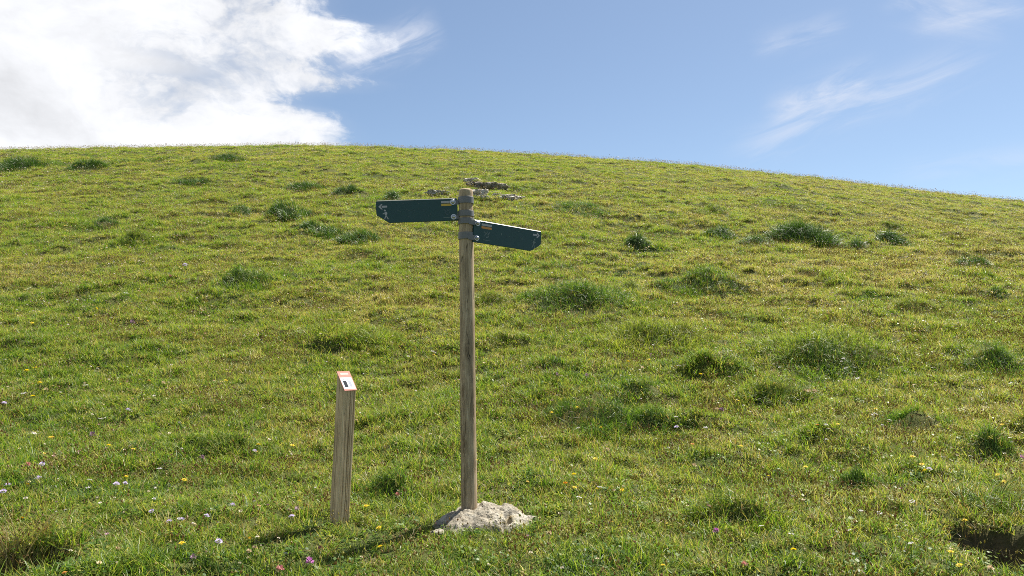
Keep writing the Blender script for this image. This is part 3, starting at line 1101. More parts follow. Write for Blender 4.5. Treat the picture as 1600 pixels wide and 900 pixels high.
def footing_mesh():
    """broad low block of pitted stone, its right end lower and cut by a cleft"""
    nu, nv = 200, 70
    V, F = [], []
    th = np.linspace(0, 2 * np.pi, nu, endpoint=False)
    rim = 0.99 + 0.03 * np.sin(9 * th + 0.4) + 0.02 * np.sin(14 * th) + 0.09 * np.sin(2 * th + 0.6) + 0.07 * np.sin(3 * th + 2.0) + 0.05 * np.sin(5 * th + 1.1)
    for j in range(nv + 1):
        t = j / nv
        for i in range(nu):
            r = t
            x = 0.352 * rim[i] * r * math.cos(th[i]); y = 0.275 * rim[i] * r * math.sin(th[i])
            V.append((x, y, 0.0))
    V = np.array(V)
    t = np.repeat(np.linspace(0, 1, nv + 1), nu)
    dome = (1 - t ** 7.0) ** 0.6
    top = 0.098 + 0.014 * np.exp(-((V[:, 0] - 0.03) / 0.13) ** 2 - ((V[:, 1] - 0.09) / 0.10) ** 2) - 0.05 * sst(V[:, 0], 0.14, 0.33) - 0.012 * sst(-V[:, 0], 0.18, 0.34)
    z = top * dome - 0.05 * t
    z = z + 0.020 * fbm2(V[:, 0] / 0.22, V[:, 1] / 0.22, 2, 3.0) * dome + 0.026 * fbm2(V[:, 0] / 0.11, V[:, 1] / 0.10, 3, 5.0) + 0.007 * fbm2(V[:, 0] / 0.035, V[:, 1] / 0.035, 3, 8.0)
    pits = fbm2(V[:, 0] / 0.024, V[:, 1] / 0.024, 3, 15.0)
    z = z - 0.007 * sst(pits, 0.15, 0.6)
    cl = V[:, 0] - 0.135 - 0.25 * (V[:, 1] + 0.12) + 0.015 * np.sin(V[:, 1] * 60)
    z = z - 0.06 * np.exp(-(cl / 0.020) ** 2) * sst(-V[:, 1], -0.02, 0.10)
    V[:, 2] = z
    for j in range(nv):
        for i in range(nu):
            a, b = j * nu + i, j * nu + (i + 1) % nu
            F.append((a, a + nu, b + nu, b))
    skirt = len(V)
    low = V[nv * nu:].copy(); low[:, 2] -= 0.15
    V = np.concatenate([V, low])
    for i in range(nu):
        a, b = nv * nu + i, nv * nu + (i + 1) % nu
        F.append((a, skirt + i, skirt + (i + 1) % nu, b))
    return mesh_np('footing_stone', V, F, True)


def build_rocks():
    o = link('footing_stone', footing_mesh(), None, M_ROCK, (FOOT[0], FOOT[1] - 0.025, FOOT[2] - 0.008))
    tag(o, "pale pitted stone block that holds the foot of the signpost", "stone")
    p = hit(684, 836)
    o = link('small_stone', rock_mesh('small_stone', 0.044, 0.036, 0.028, 3.1, 3), None, M_ROCK, (p[0], p[1], p[2] + 0.008))
    o.rotation_euler = (0, 0, 0.5)
    tag(o, "small pale stone lying in the grass left of the signpost footing", "stone")
    rocks = [  # photo pixel of the foot, width px, height px, material, label
        (682, 303, 38, 8, M_OUTCROP, "flat white slab of rock at the left end of the far outcrop"),
        (757, 296, 66, 17, M_OUTDARK, "dark humped boulder topping the far outcrop"),
        (738, 285, 30, 10, M_OUTCROP, "pale ledge at the upper left of the dark humped boulder"),
        (747, 304, 28, 11, M_OUTCROP, "white rock peeping out just right of the signpost top"),
        (770, 302, 22, 5, M_OUTCROP, "thin pale strip of rock under the dark humped boulder"),
        (777, 306, 20, 5, M_OUTCROP, "small white rock below the thin pale strip"),
        (716, 301, 26, 5, M_OUTDARK, "brown flat rock between the white slab and the signpost top"),
        (812, 309, 16, 4, M_OUTCROP, "smallest pale rock, at the right end of the far outcrop"),
        (758, 309, 14, 4, M_OUTCROP, "tiny pale rock lowest in the far outcrop, right of the signpost top"),
        (794, 312, 40, 10, M_OUTCROP, "grey broken rock at the lower right of the far outcrop"),
    ]
    for k, (px, py, w, h, m, lab) in enumerate(rocks):
        p = hit(px, py)
        s = p[1] / FPX
        me = rock_mesh('boulder', w * s / 2, w * s * 0.36, h * s * 0.95, 7.7 + 3 * k, 5, 0.45, 0.25, 2.5, 0.11)
        o = link('boulder', me, None, m, (p[0], p[1] + w * s * 0.2, p[2] - h * s * 0.05))
        o.rotation_euler = (0.1 * math.sin(k * 2.0), 0.06 * math.cos(k), 0.25 * math.sin(k * 3.1))
        tag(o, lab, 'rock', 'rocks of the far outcrop')


build_rocks()


# ------------------------------------------------------------------ signpost
def prism(bm, pts, z0, z1, M=None):
    """closed prism from a 2-d outline"""
    a = [bm.verts.new((x, y, z0)) for x, y in pts]
    b = [bm.verts.new((x, y, z1)) for x, y in pts]
    n = len(pts)
    bm.faces.new(list(reversed(a))); bm.faces.new(b)
    for i in range(n):
        bm.faces.new((a[i], a[(i + 1) % n], b[(i + 1) % n], b[i]))
    return a + b


def disc_pts(cx, cy, r, n=14, ry=None):
    ry = ry or r
    return [(cx + r * math.cos(2 * math.pi * k / n), cy + ry * math.sin(2 * math.pi * k / n)) for k in range(n)]


def stroke(x0, y0, x1, y1, w):
    dx, dy = x1 - x0, y1 - y0
    l = math.hypot(dx, dy); nx, ny = -dy / l * w / 2, dx / l * w / 2
    return [(x0 + nx, y0 + ny), (x0 - nx, y0 - ny), (x1 - nx, y1 - ny), (x1 + nx, y1 + ny)]


def frame_object(name, me, M, parent, mat):
    o = link(name, me, parent, mat)
    o.matrix_local = M
    return o


def build_signpost():
    Yp = FOOT[1] - 0.005
    bot = Vector(at_depth(733.3, 801, Yp)); top = Vector(at_depth(727.6, 296, Yp))
    axis = (top - bot); H = axis.length; ax = axis.normalized()
    root = empty('signpost', bot)
    tag(root, "round timber signpost with two dark teal arrow boards clamped near its top", "signpost")
    # pole: slightly wavy, tapered, with a shallow domed and chamfered top
    nu, nz = 48, 120
    V, F = [], []
    q = ax.to_track_quat('Z', 'Y').to_matrix()
    zs = list(np.linspace(-0.16, H - 0.014, nz)) + [H - 0.006, H, H + 0.004, H + 0.006]
    R0 = 0.0535
    for j, z in enumerate(zs):
        t = max(0, z) / H
        r = R0 * (1 - 0.10 * t)
        k = j - nz
        if k >= 0: r *= [0.96, 0.84, 0.5, 0.05][k]
        for i in range(nu):
            th = 2 * math.pi * i / nu
            rr = r * (1 + 0.020 * float(math.sin(3 * th + 2.2 * z) * math.sin(1.7 * z + 0.3)) + 0.010 * math.sin(5 * th - 4 * z))
            # one long drying check down the front
            dth = (th - (4.9 + 0.10 * math.sin(z * 3.0)) + math.pi) % (2 * math.pi) - math.pi
            if z < H - 0.02:
                rr -= 0.010 * math.exp(-(dth / 0.06) ** 2) * max(0.0, math.sin(z * 2.4 + 0.4)) ** 0.5 if math.sin(z * 2.4 + 0.4) > 0 else 0
            wob = 0.004 * math.sin(z * 2.6 + 0.5)
            V.append(q @ Vector((rr * math.cos(th) + wob, rr * math.sin(th), z)))
    n = len(zs)
    for j in range(n - 1):
        for i in range(nu):
            a, b = j * nu + i, j * nu + (i + 1) % nu
            F.append((a, b, b + nu, a + nu))
    F.append(tuple((n - 1) * nu + i for i in range(nu)))
    link('pole', mesh_np('pole', V, F, True), root, M_POLE)

    def on_axis(py):
        # distance along the pole at which it passes photo row py
        lo, hi = 0.0, H
        for _ in range(40):
            m = (lo + hi) / 2
            P = np.array(bot + ax * m) - EYE
            c, s = math.cos(PITCH), math.sin(PITCH)
            y = 450 - FPX * (P[2] * c - P[1] * s) / (P[1] * c + P[2] * s)
            if y > py: lo = m
            else: hi = m
        return lo

    def board(p_in, p_out, h, sgn, bolts, bands):
        """p_in, p_out: middle of the inner and outer end; sgn -1 points left, +1 right"""
        e = (p_out - p_in); L = e.length; e = e.normalized()
        up = Vector((0, 0, 1)); nrm = e.cross(up) * sgn
        nrm.normalize()
        if nrm.y > 0: nrm = -nrm
        # local x always runs to the viewer's right, y up, z towards the viewer
        xr = e * sgn
        yu = nrm.cross(xr).normalized()
        M = Matrix((xr, yu, nrm)).transposed().to_4x4()
        M.translation = (p_in - Vector(bot))
        S = lambda pts: [(sgn * x, y) for x, y in pts] if sgn < 0 else pts
        cx, cy = L - 0.085, -0.008
        out = [(0, h / 2), (L - 0.004, h / 2), (L, h / 2 - 0.004), (L, -0.010), (L - 0.003, -0.020), (L - 0.076, -h / 2 + 0.005), (L - 0.086, -h / 2), (0, -h / 2)]
        bm = bmesh.new()
        prism(bm, S(out), -0.008, 0.008)
        bmesh.ops.bevel(bm, geom=[ed for ed in bm.edges if abs(ed.verts[0].co.z - ed.verts[1].co.z) < 1e-6], offset=0.0018, segments=2, affect='EDGES')
        bd = frame_object('sign_board', mesh_bm('sign_board', bm), M, root, M_BOARD)
        # pale strip added as a painted sun glint along the upper edge
        bm = bmesh.new()
        pr = [(0.0093, h / 2 - 0.0010), (0.0093, h / 2 - 0.0002), (0.0050, h / 2 + 0.0052), (-0.0065, h / 2 + 0.0052), (-0.0065, h / 2 - 0.0010)]
        ea = [bm.verts.new((sgn * 0.004, y_, z_)) for z_, y_ in pr]; eb = [bm.verts.new((sgn * (L - 0.006), y_, z_)) for z_, y_ in pr]
        bm.faces.new(ea); bm.faces.new(list(reversed(eb)))
        for i_ in range(5):
            bm.faces.new((ea[i_], eb[i_], eb[(i_ + 1) % 5], ea[(i_ + 1) % 5]))
        link('glint_strip', mesh_bm('glint_strip', bm), bd, M_EDGE_GLINT)
        Z0, Z1 = 0.0082, 0.0090

        def art(name, polys, mat):
            bm = bmesh.new()
            for p in polys:
                prism(bm, S(p), Z0, Z1)
            return link(name, mesh_bm(name, bm), bd, mat)
        # arrow
        a0 = L - 0.020
        ya = 0.036 if sgn < 0 else 0.044
        art('arrow', [[(a0 - 0.054, ya - 0.0065), (a0 - 0.018, ya - 0.0065), (a0 - 0.018, ya + 0.0065), (a0 - 0.054, ya + 0.0065)],
                      [(a0 - 0.024, ya - 0.018), (a0 - 0.013, ya - 0.018), (a0 + 0.004, ya), (a0 - 0.013, ya + 0.018), (a0 - 0.024, ya + 0.018), (a0 - 0.011, ya)]], M_WHITE)
        # walker
        wx = L - 0.060
        wy = -0.012
        art('walker_symbol', [disc_pts(wx + 0.002, wy + 0.022, 0.0062), disc_pts(wx - 0.004, wy + 0.002, 0.0095, 14, 0.0115),
                              stroke(wx + 0.004, wy + 0.006, wx + 0.017, wy - 0.003, 0.0045),
                              stroke(wx - 0.004, wy - 0.010, wx + 0.006, wy - 0.038, 0.006), stroke(wx - 0.004, wy - 0.010, wx - 0.019, wy - 0.038, 0.006)], M_WHITE if sgn < 0 else M_FAINT2)
        # trail mark: white bar over a yellow bar
        m0 = 0.040 if sgn < 0 else 0.060
        ym = 0.058
        ww = 0.070 if sgn < 0 else 0.082
        art('white_bar', [[(m0, ym - 0.011), (m0 + ww, ym - 0.011), (m0 + ww, ym + 0.003), (m0, ym + 0.003)]], M_WHITE)
        art('yellow_bar', [[(m0, ym - 0.031), (m0 + ww, ym - 0.031), (m0 + ww, ym - 0.016), (m0, ym - 0.016)]], M_YELLOW if sgn < 0 else M_ORANGE)
        # emblem, almost bleached away
        ex, ey = (0.070, -0.012) if sgn < 0 else (0.105, -0.010)
        strokes = [stroke(ex - 0.022, ey + 0.016, ex - 0.004, ey + 0.004, 0.005), stroke(ex - 0.004, ey + 0.004, ex + 0.004, ey + 0.020, 0.005),
                   stroke(ex + 0.006, ey - 0.004, ex + 0.024, ey + 0.018, 0.0055), stroke(ex - 0.016, ey - 0.014, ex - 0.012, ey + 0.000, 0.0055),
                   stroke(ex - 0.006, ey - 0.020, ex + 0.014, ey - 0.016, 0.007), stroke(ex + 0.012, ey - 0.012, ex + 0.018, ey - 0.004, 0.005)]
        art('emblem', strokes, M_FAINT if sgn < 0 else M_FAINT2)
        art('emblem_line', [stroke(ex - 0.028, ey - 0.040, ex + 0.028, ey - 0.041, 0.0035)], M_FAINT2)
        # bleached lettering, no longer legible: rows of faint remains
        r = random.Random(5 if sgn < 0 else 9)
        polys, pal = [], []
        rows = [(0.052, 0.16, L - 0.10, 0.010), (0.002, 0.19, L - 0.13, 0.022), (-0.036, 0.17, L - 0.12, 0.018)] if sgn < 0 else \
               [(0.052, 0.20, L - 0.12, 0.010), (0.000, 0.22, L - 0.16, 0.022)]
        for (yy, xa, xb, hh) in rows:
            x = xa
            while x < xb:
                w = r.uniform(0.006, 0.014)
                if r.random() < 0.62:
                    yo = r.uniform(-0.3, 0.3) * hh
                    lst = pal if r.random() < 0.10 else polys
                    if r.random() < 0.5:
                        lst.append([(x, yy + yo), (x + w * 0.35, yy + yo), (x + w * 0.35, yy + yo + hh * r.uniform(0.4, 0.9)), (x, yy + yo + hh * 0.6)])
                    else:
                        lst.append([(x, yy + yo), (x + w, yy + yo), (x + w, yy + yo + 0.004), (x, yy + yo + 0.004)])
                x += w + 0.005
        art('bleached_lettering', polys, M_FAINT)['kind'] = 'stuff'
        if pal: art('lettering_remains', pal, M_FAINT2)['kind'] = 'stuff'
        # bolts through the inner end
        for (bx, by) in bolts:
            bm = bmesh.new()
            prism(bm, disc_pts(0, 0, 0.0195, 20), 0.0, 0.004)
            prism(bm, disc_pts(0, 0, 0.0125, 6), 0.0041, 0.012)
            vs = bmesh.ops.create_uvsphere(bm, u_segments=12, v_segments=6, radius=0.0105)['verts']
            for v in vs: v.co.z = 0.0122 + max(0, v.co.z) * 0.6
            bmesh.ops.bevel(bm, geom=[ed for ed in bm.edges if len(ed.link_faces) == 2 and ed.calc_face_angle(0) > 1.2], offset=0.0012, segments=1, affect='EDGES')
            b = link('bolt', mesh_bm('bolt', bm), bd, M_BOLT)
            b.location = (sgn * bx, by, 0.0115)
        # steel bands round the pole with an ear that runs out onto the board
        for k, (py, hb) in enumerate(bands):
            d = on_axis(py)
            bm = bmesh.new()
            t = d / H
            ro = R0 * (1 - 0.10 * t) * 1.02 + 0.0045
            ri = ro - 0.006
            n = 40
            rings = []
            for (r_, z_) in ((ri, -hb / 2), (ro - 0.001, -hb / 2), (ro, -hb / 2 + 0.0015), (ro, hb / 2 - 0.0015), (ro - 0.001, hb / 2), (ri, hb / 2)):
                rings.append([bm.verts.new((r_ * math.cos(2 * math.pi * i / n), r_ * math.sin(2 * math.pi * i / n), z_)) for i in range(n)])
            for a, b in zip(rings, rings[1:] + rings[:1]):
                for i in range(n):
                    bm.faces.new((a[i], a[(i + 1) % n], b[(i + 1) % n], b[i]))
            M2 = q.to_4x4(); M2.translation = ax * d
            bo = frame_object('clamp_band', mesh_bm('clamp_band', bm, False), M2, root, M_STEEL)
            bx, by = bolts[k]
            # ear: tongue on the board face, built in the board's frame
            bm = bmesh.new()
            ro_ = 0.0
            prism(bm, S([(-0.040, by - hb * 0.36), (bx + 0.006, by - hb * 0.36), (bx + 0.014, by - hb * 0.2), (bx + 0.014, by + hb * 0.2), (bx + 0.006, by + hb * 0.36), (-0.040, by + hb * 0.36)]), 0.0085, 0.0115)
            ear = link('ear', mesh_bm('ear', bm), bo, M_STEEL)
            ear.matrix_local = M2.inverted() @ M
        return bd

    # left board, facing the camera almost squarely
    p_in = Vector(at_depth(715, 327.6, Yp - 0.010)); p_out = Vector(at_depth(588, 332.0, Yp - 0.060))
    board(p_in, p_out, 0.149, -1, [(0.030, 0.050), (0.029, -0.050)], [(313.5, 0.047), (334.3, 0.040)])
    # right board, turned away
    p_in = Vector(at_depth(739, 361.0, Yp - 0.020)); p_out = Vector(at_depth(844.5, 378.6, Yp + 0.285))
    board(p_in, p_out, 0.148, 1, [(0.026, 0.056), (0.026, -0.046)], [(346.2, 0.040), (369.0, 0.047)])


build_signpost()


# ------------------------------------------------------------------ marker post
def build_marker():
    base = Vector(STAKE); base.z = float(height(STAKE[0], STAKE[1]))
    Yb = STAKE[1]
    root = empty('marker_post', base)
    tag(root, "short square timber marker post with a slanted red and white plaque on top", "post")
    th = rad(46)
    fx = Vector((math.cos(th), math.sin(th), 0))        # along the front face, to the viewer's right
    fn = Vector((math.sin(th), -math.cos(th), 0))       # front face normal
    w = 0.093
    # lean: the front corner runs from (532, 820) to (540.8, 610)
    p0 = Vector(at_depth(531.0, 818, Yb)); p1 = Vector(at_depth(541.5, 610, Yb))
    zf = p1.z - p0.z                                     # height of the low front edge
    lean = (p1 - p0); lean = Vector((lean.x / zf, 0.01, 0))
    rise = 0.118
    # outline of the section with drying grooves in the front face (x along fx, y against fn)
    h = w / 2
    def groove(x, d, k): return [(x - k, -h), (x, -h + d), (x + k, -h)]
    sec = [(-h + 0.004, -h)] + groove(-0.020, 0.006, 0.0025) + groove(0.004, 0.015, 0.0045) + groove(0.016, 0.010, 0.003) + groove(0.031, 0.012, 0.004) + \
          [(h - 0.004, -h), (h, -h + 0.004), (h, h - 0.004), (h - 0.004, h), (-h + 0.004, h), (-h, h - 0.004)] + [(-h, 0.012), (-h + 0.005, 0.009), (-h, 0.006)] + [(-h, -h + 0.004)]
    bm = bmesh.new()
    rings = []
    NZ = 26
    off = p0 - Vector((base.x, base.y, 0)); 
    for j in range(NZ + 1):
        ring = []
        for (x, y) in sec:
            ztop = zf + rise * (y + h) / w
            z = -0.18 + (ztop + 0.18) * j / NZ
            dep = 1.0
            yy = y
            if y > -h + 1e-4 and y < -h + 0.02 and abs(x) < h - 0.006:   # groove bottoms vary in depth along the post
                yy = -h + (y + h) * (0.35 + 0.65 * abs(math.sin(z * 2.7 + x * 90)))
            wob = 0.0012 * math.sin(z * 9 + x * 60)
            P = fx * (x + wob) - fn * yy
            P = P + Vector((lean.x * z, lean.y * z, z))
            ring.append(bm.verts.new(P))
        rings.append(ring)
    n = len(sec)
    for a, b in zip(rings, rings[1:]):
        for i in range(n):
            bm.faces.new((a[i], a[(i + 1) % n], b[(i + 1) % n], b[i]))
    bm.faces.new(rings[-1])
    bm.faces.new(list(reversed(rings[0])))
    link('stake', mesh_bm('stake', bm), root, M_STAKE)
    # plaque on the slanted top
    c = Vector((lean.x * (zf + rise / 2), lean.y * (zf + rise / 2), zf + rise / 2))
    yv = (-fn * w + Vector((0, 0, rise))).normalized()   # up the slant
    zv = fx.cross(yv).normalized()
    M = Matrix((fx, yv, zv)).transposed().to_4x4()
    M.translation = c
    Ls = math.hypot(w, rise)
    hx, hy = w / 2 + 0.003, Ls / 2 + 0.003
    bm = bmesh.new()
    prism(bm, [(-hx, -hy), (hx, -hy), (hx, hy), (-hx, hy)], 0.0006, 0.0046)
    bmesh.ops.bevel(bm, geom=bm.edges[:], offset=0.0008, segments=1, affect='EDGES')
    pl = frame_object('plaque', mesh_bm('plaque', bm), M, root, M_RED)

    def patch(name, polys, mat, z0=0.0047, z1=0.0053):
        bm = bmesh.new()
        for p in polys: prism(bm, p, z0, z1)
        return link(name, mesh_bm(name, bm), pl, mat)
    R = lambda x0, x1, y0, y1: [(x0, y0), (x1, y0), (x1, y1), (x0, y1)]
    patch('lettering_band', [R(-hx * 0.62, hx * 0.62, hy * 0.62, hy * 0.80)], M_PINK)
    patch('white_panel', [R(-hx * 0.93, hx * 0.86, -hy * 0.84, hy * 0.34)], M_PLAQUE)
    patch('black_bar', [R(-hx * 0.68, -hx * 0.16, -hy * 0.66, 0.0)], M_BLACK, 0.0054, 0.0059)
    patch('grey_bar', [R(hx * 0.14, hx * 0.52, -hy * 0.62, hy * 0.00)], M_GREY, 0.0054, 0.0059)
    patch('dot', [disc_pts(-hx * 0.45, hy * 0.13, 0.0045)], M_GREY, 0.0054, 0.0059)
    patch('dot', [disc_pts(hx * 0.10, hy * 0.13, 0.0045)], M_GREY, 0.0054, 0.0059)


build_marker()


# ------------------------------------------------------------------ flowers
def petal_mat(name, c, transl=0.35):
    m = bpy.data.materials.new(name)
    m.use_nodes = True
    g = NT(m.node_tree)
    g.n.clear()
    out = g.new('ShaderNodeOutputMaterial')
    at = g.new('ShaderNodeAttribute', attribute_name='br').outputs['Fac']
    v = g.new('ShaderNodeVectorMath', operation='SCALE')
    v.inputs[0].default_value = c
    g.l.new(g.math('MULTIPLY_ADD', at, 0.5, 0.75), v.inputs['Scale'])
    pb = g.new('ShaderNodeBsdfPrincipled')
    pb.inputs['Roughness'].default_value = 0.6
    g.l.new(v.outputs[0], pb.inputs['Base Color'])
    tr = g.new('ShaderNodeBsdfTranslucent')
    g.l.new(v.outputs[0], tr.inputs['Color'])
    ms = g.new('ShaderNodeMixShader')
    ms.inputs[0].default_value = transl
    g.l.new(pb.outputs[0], ms.inputs[1]); g.l.new(tr.outputs[0], ms.inputs[2])
    g.l.new(ms.outputs[0], out.inputs[0])
    return m


PETAL = {
    'yellow': petal_mat('yellow_petals', (0.76, 0.58, 0.012)),
    'orange': petal_mat('orange_petals', (0.60, 0.24, 0.03)),
    'white': petal_mat('white_petals', (0.66, 0.62, 0.64)),
    'lilac': petal_mat('lilac_petals', (0.46, 0.38, 0.58)),
    'pink': petal_mat('pink_petals', (0.50, 0.20, 0.19)),
    'magenta': petal_mat('magenta_petals', (0.36, 0.10, 0.32)),
    'purple': petal_mat('dull_purple_petals', (0.24, 0.15, 0.20)),
    'cream': petal_mat('cream_seed_ball', (0.52, 0.40, 0.24)),
}
M_STEM = grass_mat('flower_stem', 0.36, 0.1, 0.0)
M_EYE = petal_mat('flower_eye', (0.50, 0.26, 0.02), 0.1)


def petals_ring(n, r0, r1, z0, z1, w, rng, jit=0.12):
    V, F, B = [], [], []
    for k in range(n):
        a = 2 * math.pi * (k + rng.uniform(-0.25, 0.25)) / n
        c, s_ = math.cos(a), math.sin(a)
        rr = r1 * rng.uniform(1 - jit, 1 + jit)
        zz = z1 + rng.uniform(-0.2, 0.2) * abs(r1 - r0)
        b = len(V)
        mid = (r0 + rr) * 0.55
        V += [(c * r0, s_ * r0, z0), (c * mid - s_ * w, s_ * mid + c * w, (z0 + zz) * 0.5 + 0.001), (c * rr, s_ * rr, zz), (c * mid + s_ * w, s_ * mid - c * w, (z0 + zz) * 0.5 + 0.001)]
        F += [(b, b + 1, b + 2), (b, b + 2, b + 3)]
        v = rng.uniform(0, 1)
        B += [v] * 4
    return np.array(V, float), np.array(F), np.array(B), np.zeros(len(V))


def flower_head(kind, rng):
    """head of unit diameter"""
    if kind in ('yellow', 'orange'):
        return join(petals_ring(15, 0.08, 0.50, 0.02, 0.05, 0.070, rng), petals_ring(12, 0.05, 0.36, 0.06, 0.16, 0.06, rng), petals_ring(8, 0.02, 0.2, 0.09, 0.24, 0.05, rng))
    if kind == 'lilac':
        return join(petals_ring(13, 0.2, 0.50, 0.0, 0.03, 0.10, rng), petals_ring(11, 0.12, 0.36, 0.08, 0.18, 0.085, rng), petals_ring(8, 0.03, 0.20, 0.14, 0.27, 0.07, rng))
    if kind == 'white':
        ps = []
        for k in range(16):
            a = rng.uniform(0, 6.283); r = 0.44 * math.sqrt(rng.uniform())
            p = petals_ring(6, 0.0, 0.115, 0.0, 0.03, 0.04, rng)
            p[0][:, 0] += r * math.cos(a); p[0][:, 1] += r * math.sin(a); p[0][:, 2] += 0.14 - 0.35 * r * r + rng.uniform(-0.03, 0.03)
            ps.append(p)
        return join(*ps)
    ps = []        # clover, knapweed, seed ball: a ball of short florets
    for k in range(44):
        u = rng.uniform(-0.55, 1.0); a = rng.uniform(0, 6.283)
        s_ = math.sqrt(max(0, 1 - u * u))
        d = np.array([s_ * math.cos(a), s_ * math.sin(a), u])
        t = np.cross(d, [0.3, 0.5, 0.8]); t /= np.linalg.norm(t)
        up = np.array([0, 0, 0.25 if kind != 'magenta' else 0.12])
        p = np.array([d * 0.12, d * 0.34 + t * 0.085 + up * 0.3, d * (0.48 if kind != 'magenta' else rng.uniform(0.40, 0.60)) + up * 0.5, d * 0.34 - t * 0.085 + up * 0.3])
        ps.append((p, np.array([(0, 1, 2), (0, 2, 3)]), np.full(4, rng.uniform(0, 1)), np.zeros(4)))
    return join(*ps)


def stem_mesh(h, lean, rng):
    V, F = [], []
    n, k = 5, 6
    for j in range(k + 1):
        t = j / k
        c = np.array([lean[0] * t * t, lean[1] * t * t, h * t])
        r = 0.0016 * (1 - 0.3 * t)
        for i in range(n):
            V.append(c + np.array([r * math.cos(6.283 * i / n), r * math.sin(6.283 * i / n), 0]))
    for j in range(k):
        for i in range(n):
            a, b = j * n + i, j * n + (i + 1) % n
            F.append((a, b, b + n, a + n))
    m = len(V)
    return np.array(V), F


FLOWERS = {   # photo pixel and width in pixels of every head
    'yellow': [(80, 684, 9), (170, 696, 8), (197, 745, 9), (288, 750, 9), (284, 849, 10), (457, 696, 8), (404, 695, 8), (311, 865, 8), (572, 791, 11), (592, 825, 10), (594, 855, 11),
               (982, 565, 7), (1014, 562, 6), (1095, 585, 6), (902, 638, 7), (862, 645, 8), (939, 668, 7), (930, 717, 8), (897, 742, 8), (898, 762, 9), (933, 764, 7), (972, 766, 8),
               (1158, 697, 8), (1154, 627, 6), (1259, 730, 8), (1426, 714, 9), (1440, 726, 8), (1445, 735, 9), (1559, 742, 8), (1569, 753, 9), (1508, 818, 10), (1486, 864, 11), (1499, 884, 11),
               (1240, 860, 10), (1309, 663, 7), (1368, 639, 6), (1201, 744, 6), (1566, 664, 7), (55, 575, 9), (42, 579, 8), (62, 598, 8), (188, 601, 7), (51, 619, 8), (353, 595, 7), (50, 505, 6),
               (151, 482, 5), (231, 502, 5), (85, 432, 5), (678, 555, 6), (208, 702, 7), (744, 720, 7), (1210, 600, 6), (1036, 884, 9)],
    'orange': [(1082, 694, 7), (883, 755, 8), (1277, 664, 7), (233, 595, 6), (101, 895, 9), (806, 700, 6)],
    'white': [(135, 603, 9), (37, 616, 9), (155, 655, 8), (162, 655, 8), (53, 678, 9), (250, 733, 9), (140, 751, 8), (138, 763, 8), (67, 471, 6), (95, 466, 6), (148, 470, 6), (196, 459, 7),
              (608, 466, 6), (695, 460, 6), (645, 525, 6), (638, 557, 6), (675, 550, 7), (903, 670, 9), (1057, 653, 8), (938, 762, 9), (905, 779, 10), (1002, 624, 7), (1103, 669, 7), (1060, 573, 7),
              (1019, 540, 7), (1318, 562, 7), (1322, 576, 7), (1341, 592, 7), (1344, 598, 6), (1249, 625, 7), (1367, 647, 8), (1390, 657, 7), (1291, 665, 8), (1295, 671, 7), (1292, 687, 7),
              (1517, 714, 8), (1474, 716, 8), (1580, 686, 8), (1580, 692, 7), (1426, 784, 10), (1374, 803, 10), (1345, 799, 8), (1328, 830, 10), (1424, 850, 10), (1189, 824, 10), (1236, 836, 10), (448, 867, 11)],
    'lilac': [(7, 630, 9), (200, 641, 10), (60, 747, 11), (66, 726, 9), (182, 757, 11), (196, 755, 8), (12, 758, 10), (5, 769, 11), (237, 799, 9), (264, 815, 10), (284, 812, 10), (363, 790, 11),
              (323, 806, 10), (456, 807, 10), (342, 846, 12), (398, 705, 9), (1057, 668, 8), (1452, 733, 9), (289, 414, 8)],
    'pink': [(43, 727, 10), (438, 891, 14), (620, 774, 9), (500, 857, 8), (1163, 882, 11), (266, 432, 6)],
    'magenta': [(484, 877, 14), (1119, 831, 11), (1598, 714, 9)],
    'purple': [(315, 716, 10), (145, 680, 12), (207, 504, 9), (1127, 642, 9), (302, 872, 11), (465, 796, 10), (871, 586, 8), (917, 587, 8)],
    'cream': [(1085, 728, 8), (255, 599, 7), (950, 703, 7), (1548, 890, 12), (1004, 575, 6), (1265, 612, 8), (1273, 612, 8), (1258, 612, 7), (184, 858, 8), (389, 862, 9), (398, 856, 8), (858, 834, 9), (1120, 640, 7), (72, 609, 7)],
}
KINDS = {'yellow': ('yellow_flower', "bright yellow dandelion-like flower"), 'orange': ('orange_flower', "small orange flower"), 'white': ('white_flower', "white flat-topped flower"),
         'lilac': ('lilac_flower', "pale lilac domed flower"), 'pink': ('pink_flower', "dusky pink clover head"), 'magenta': ('magenta_flower', "magenta tufted flower"),
         'purple': ('purple_flower', "dull purple fading flower"), 'cream': ('seed_ball', "cream-brown dry seed head")}
LANDMARKS = [(530, 815, "the marker post's foot"), (541, 590, "the marker post's plaque"), (765, 810, "the signpost's footing stone"), (688, 833, "the small stone"),
             (0, 900, "the bottom left corner"), (0, 640, "the left edge of the view"), (1560, 870, "the dark hollow"), (925, 655, "the double tussock"), (1440, 655, "the rounded dark tussock"),
             (605, 765, "the tussock between the posts"), (350, 712, "the long low dull tussock"), (1165, 805, "the straw-tinted tussock"), (1330, 560, "the widest fresh tussock"),
             (1225, 615, "the dark brown tussock"), (1560, 705, "the deep green tussock"), (1350, 755, "the low dark foreground tussock"), (530, 535, "the bright tussock beyond the marker post"),
             (1015, 522, "the tall fresh tussock"), (905, 470, "the broad dark tussock"), (1120, 575, "the dull grey-bladed tussock"), (190, 900, "the bottom edge at far left"), (732, 560, "the pole of the signpost"),
             (1000, 605, "the small dark tussock right of the pole"), (1560, 570, "the right-edge dark tuft"), (375, 430, "the soft green patch on the left"), (190, 375, "the brown-footed tuft")]


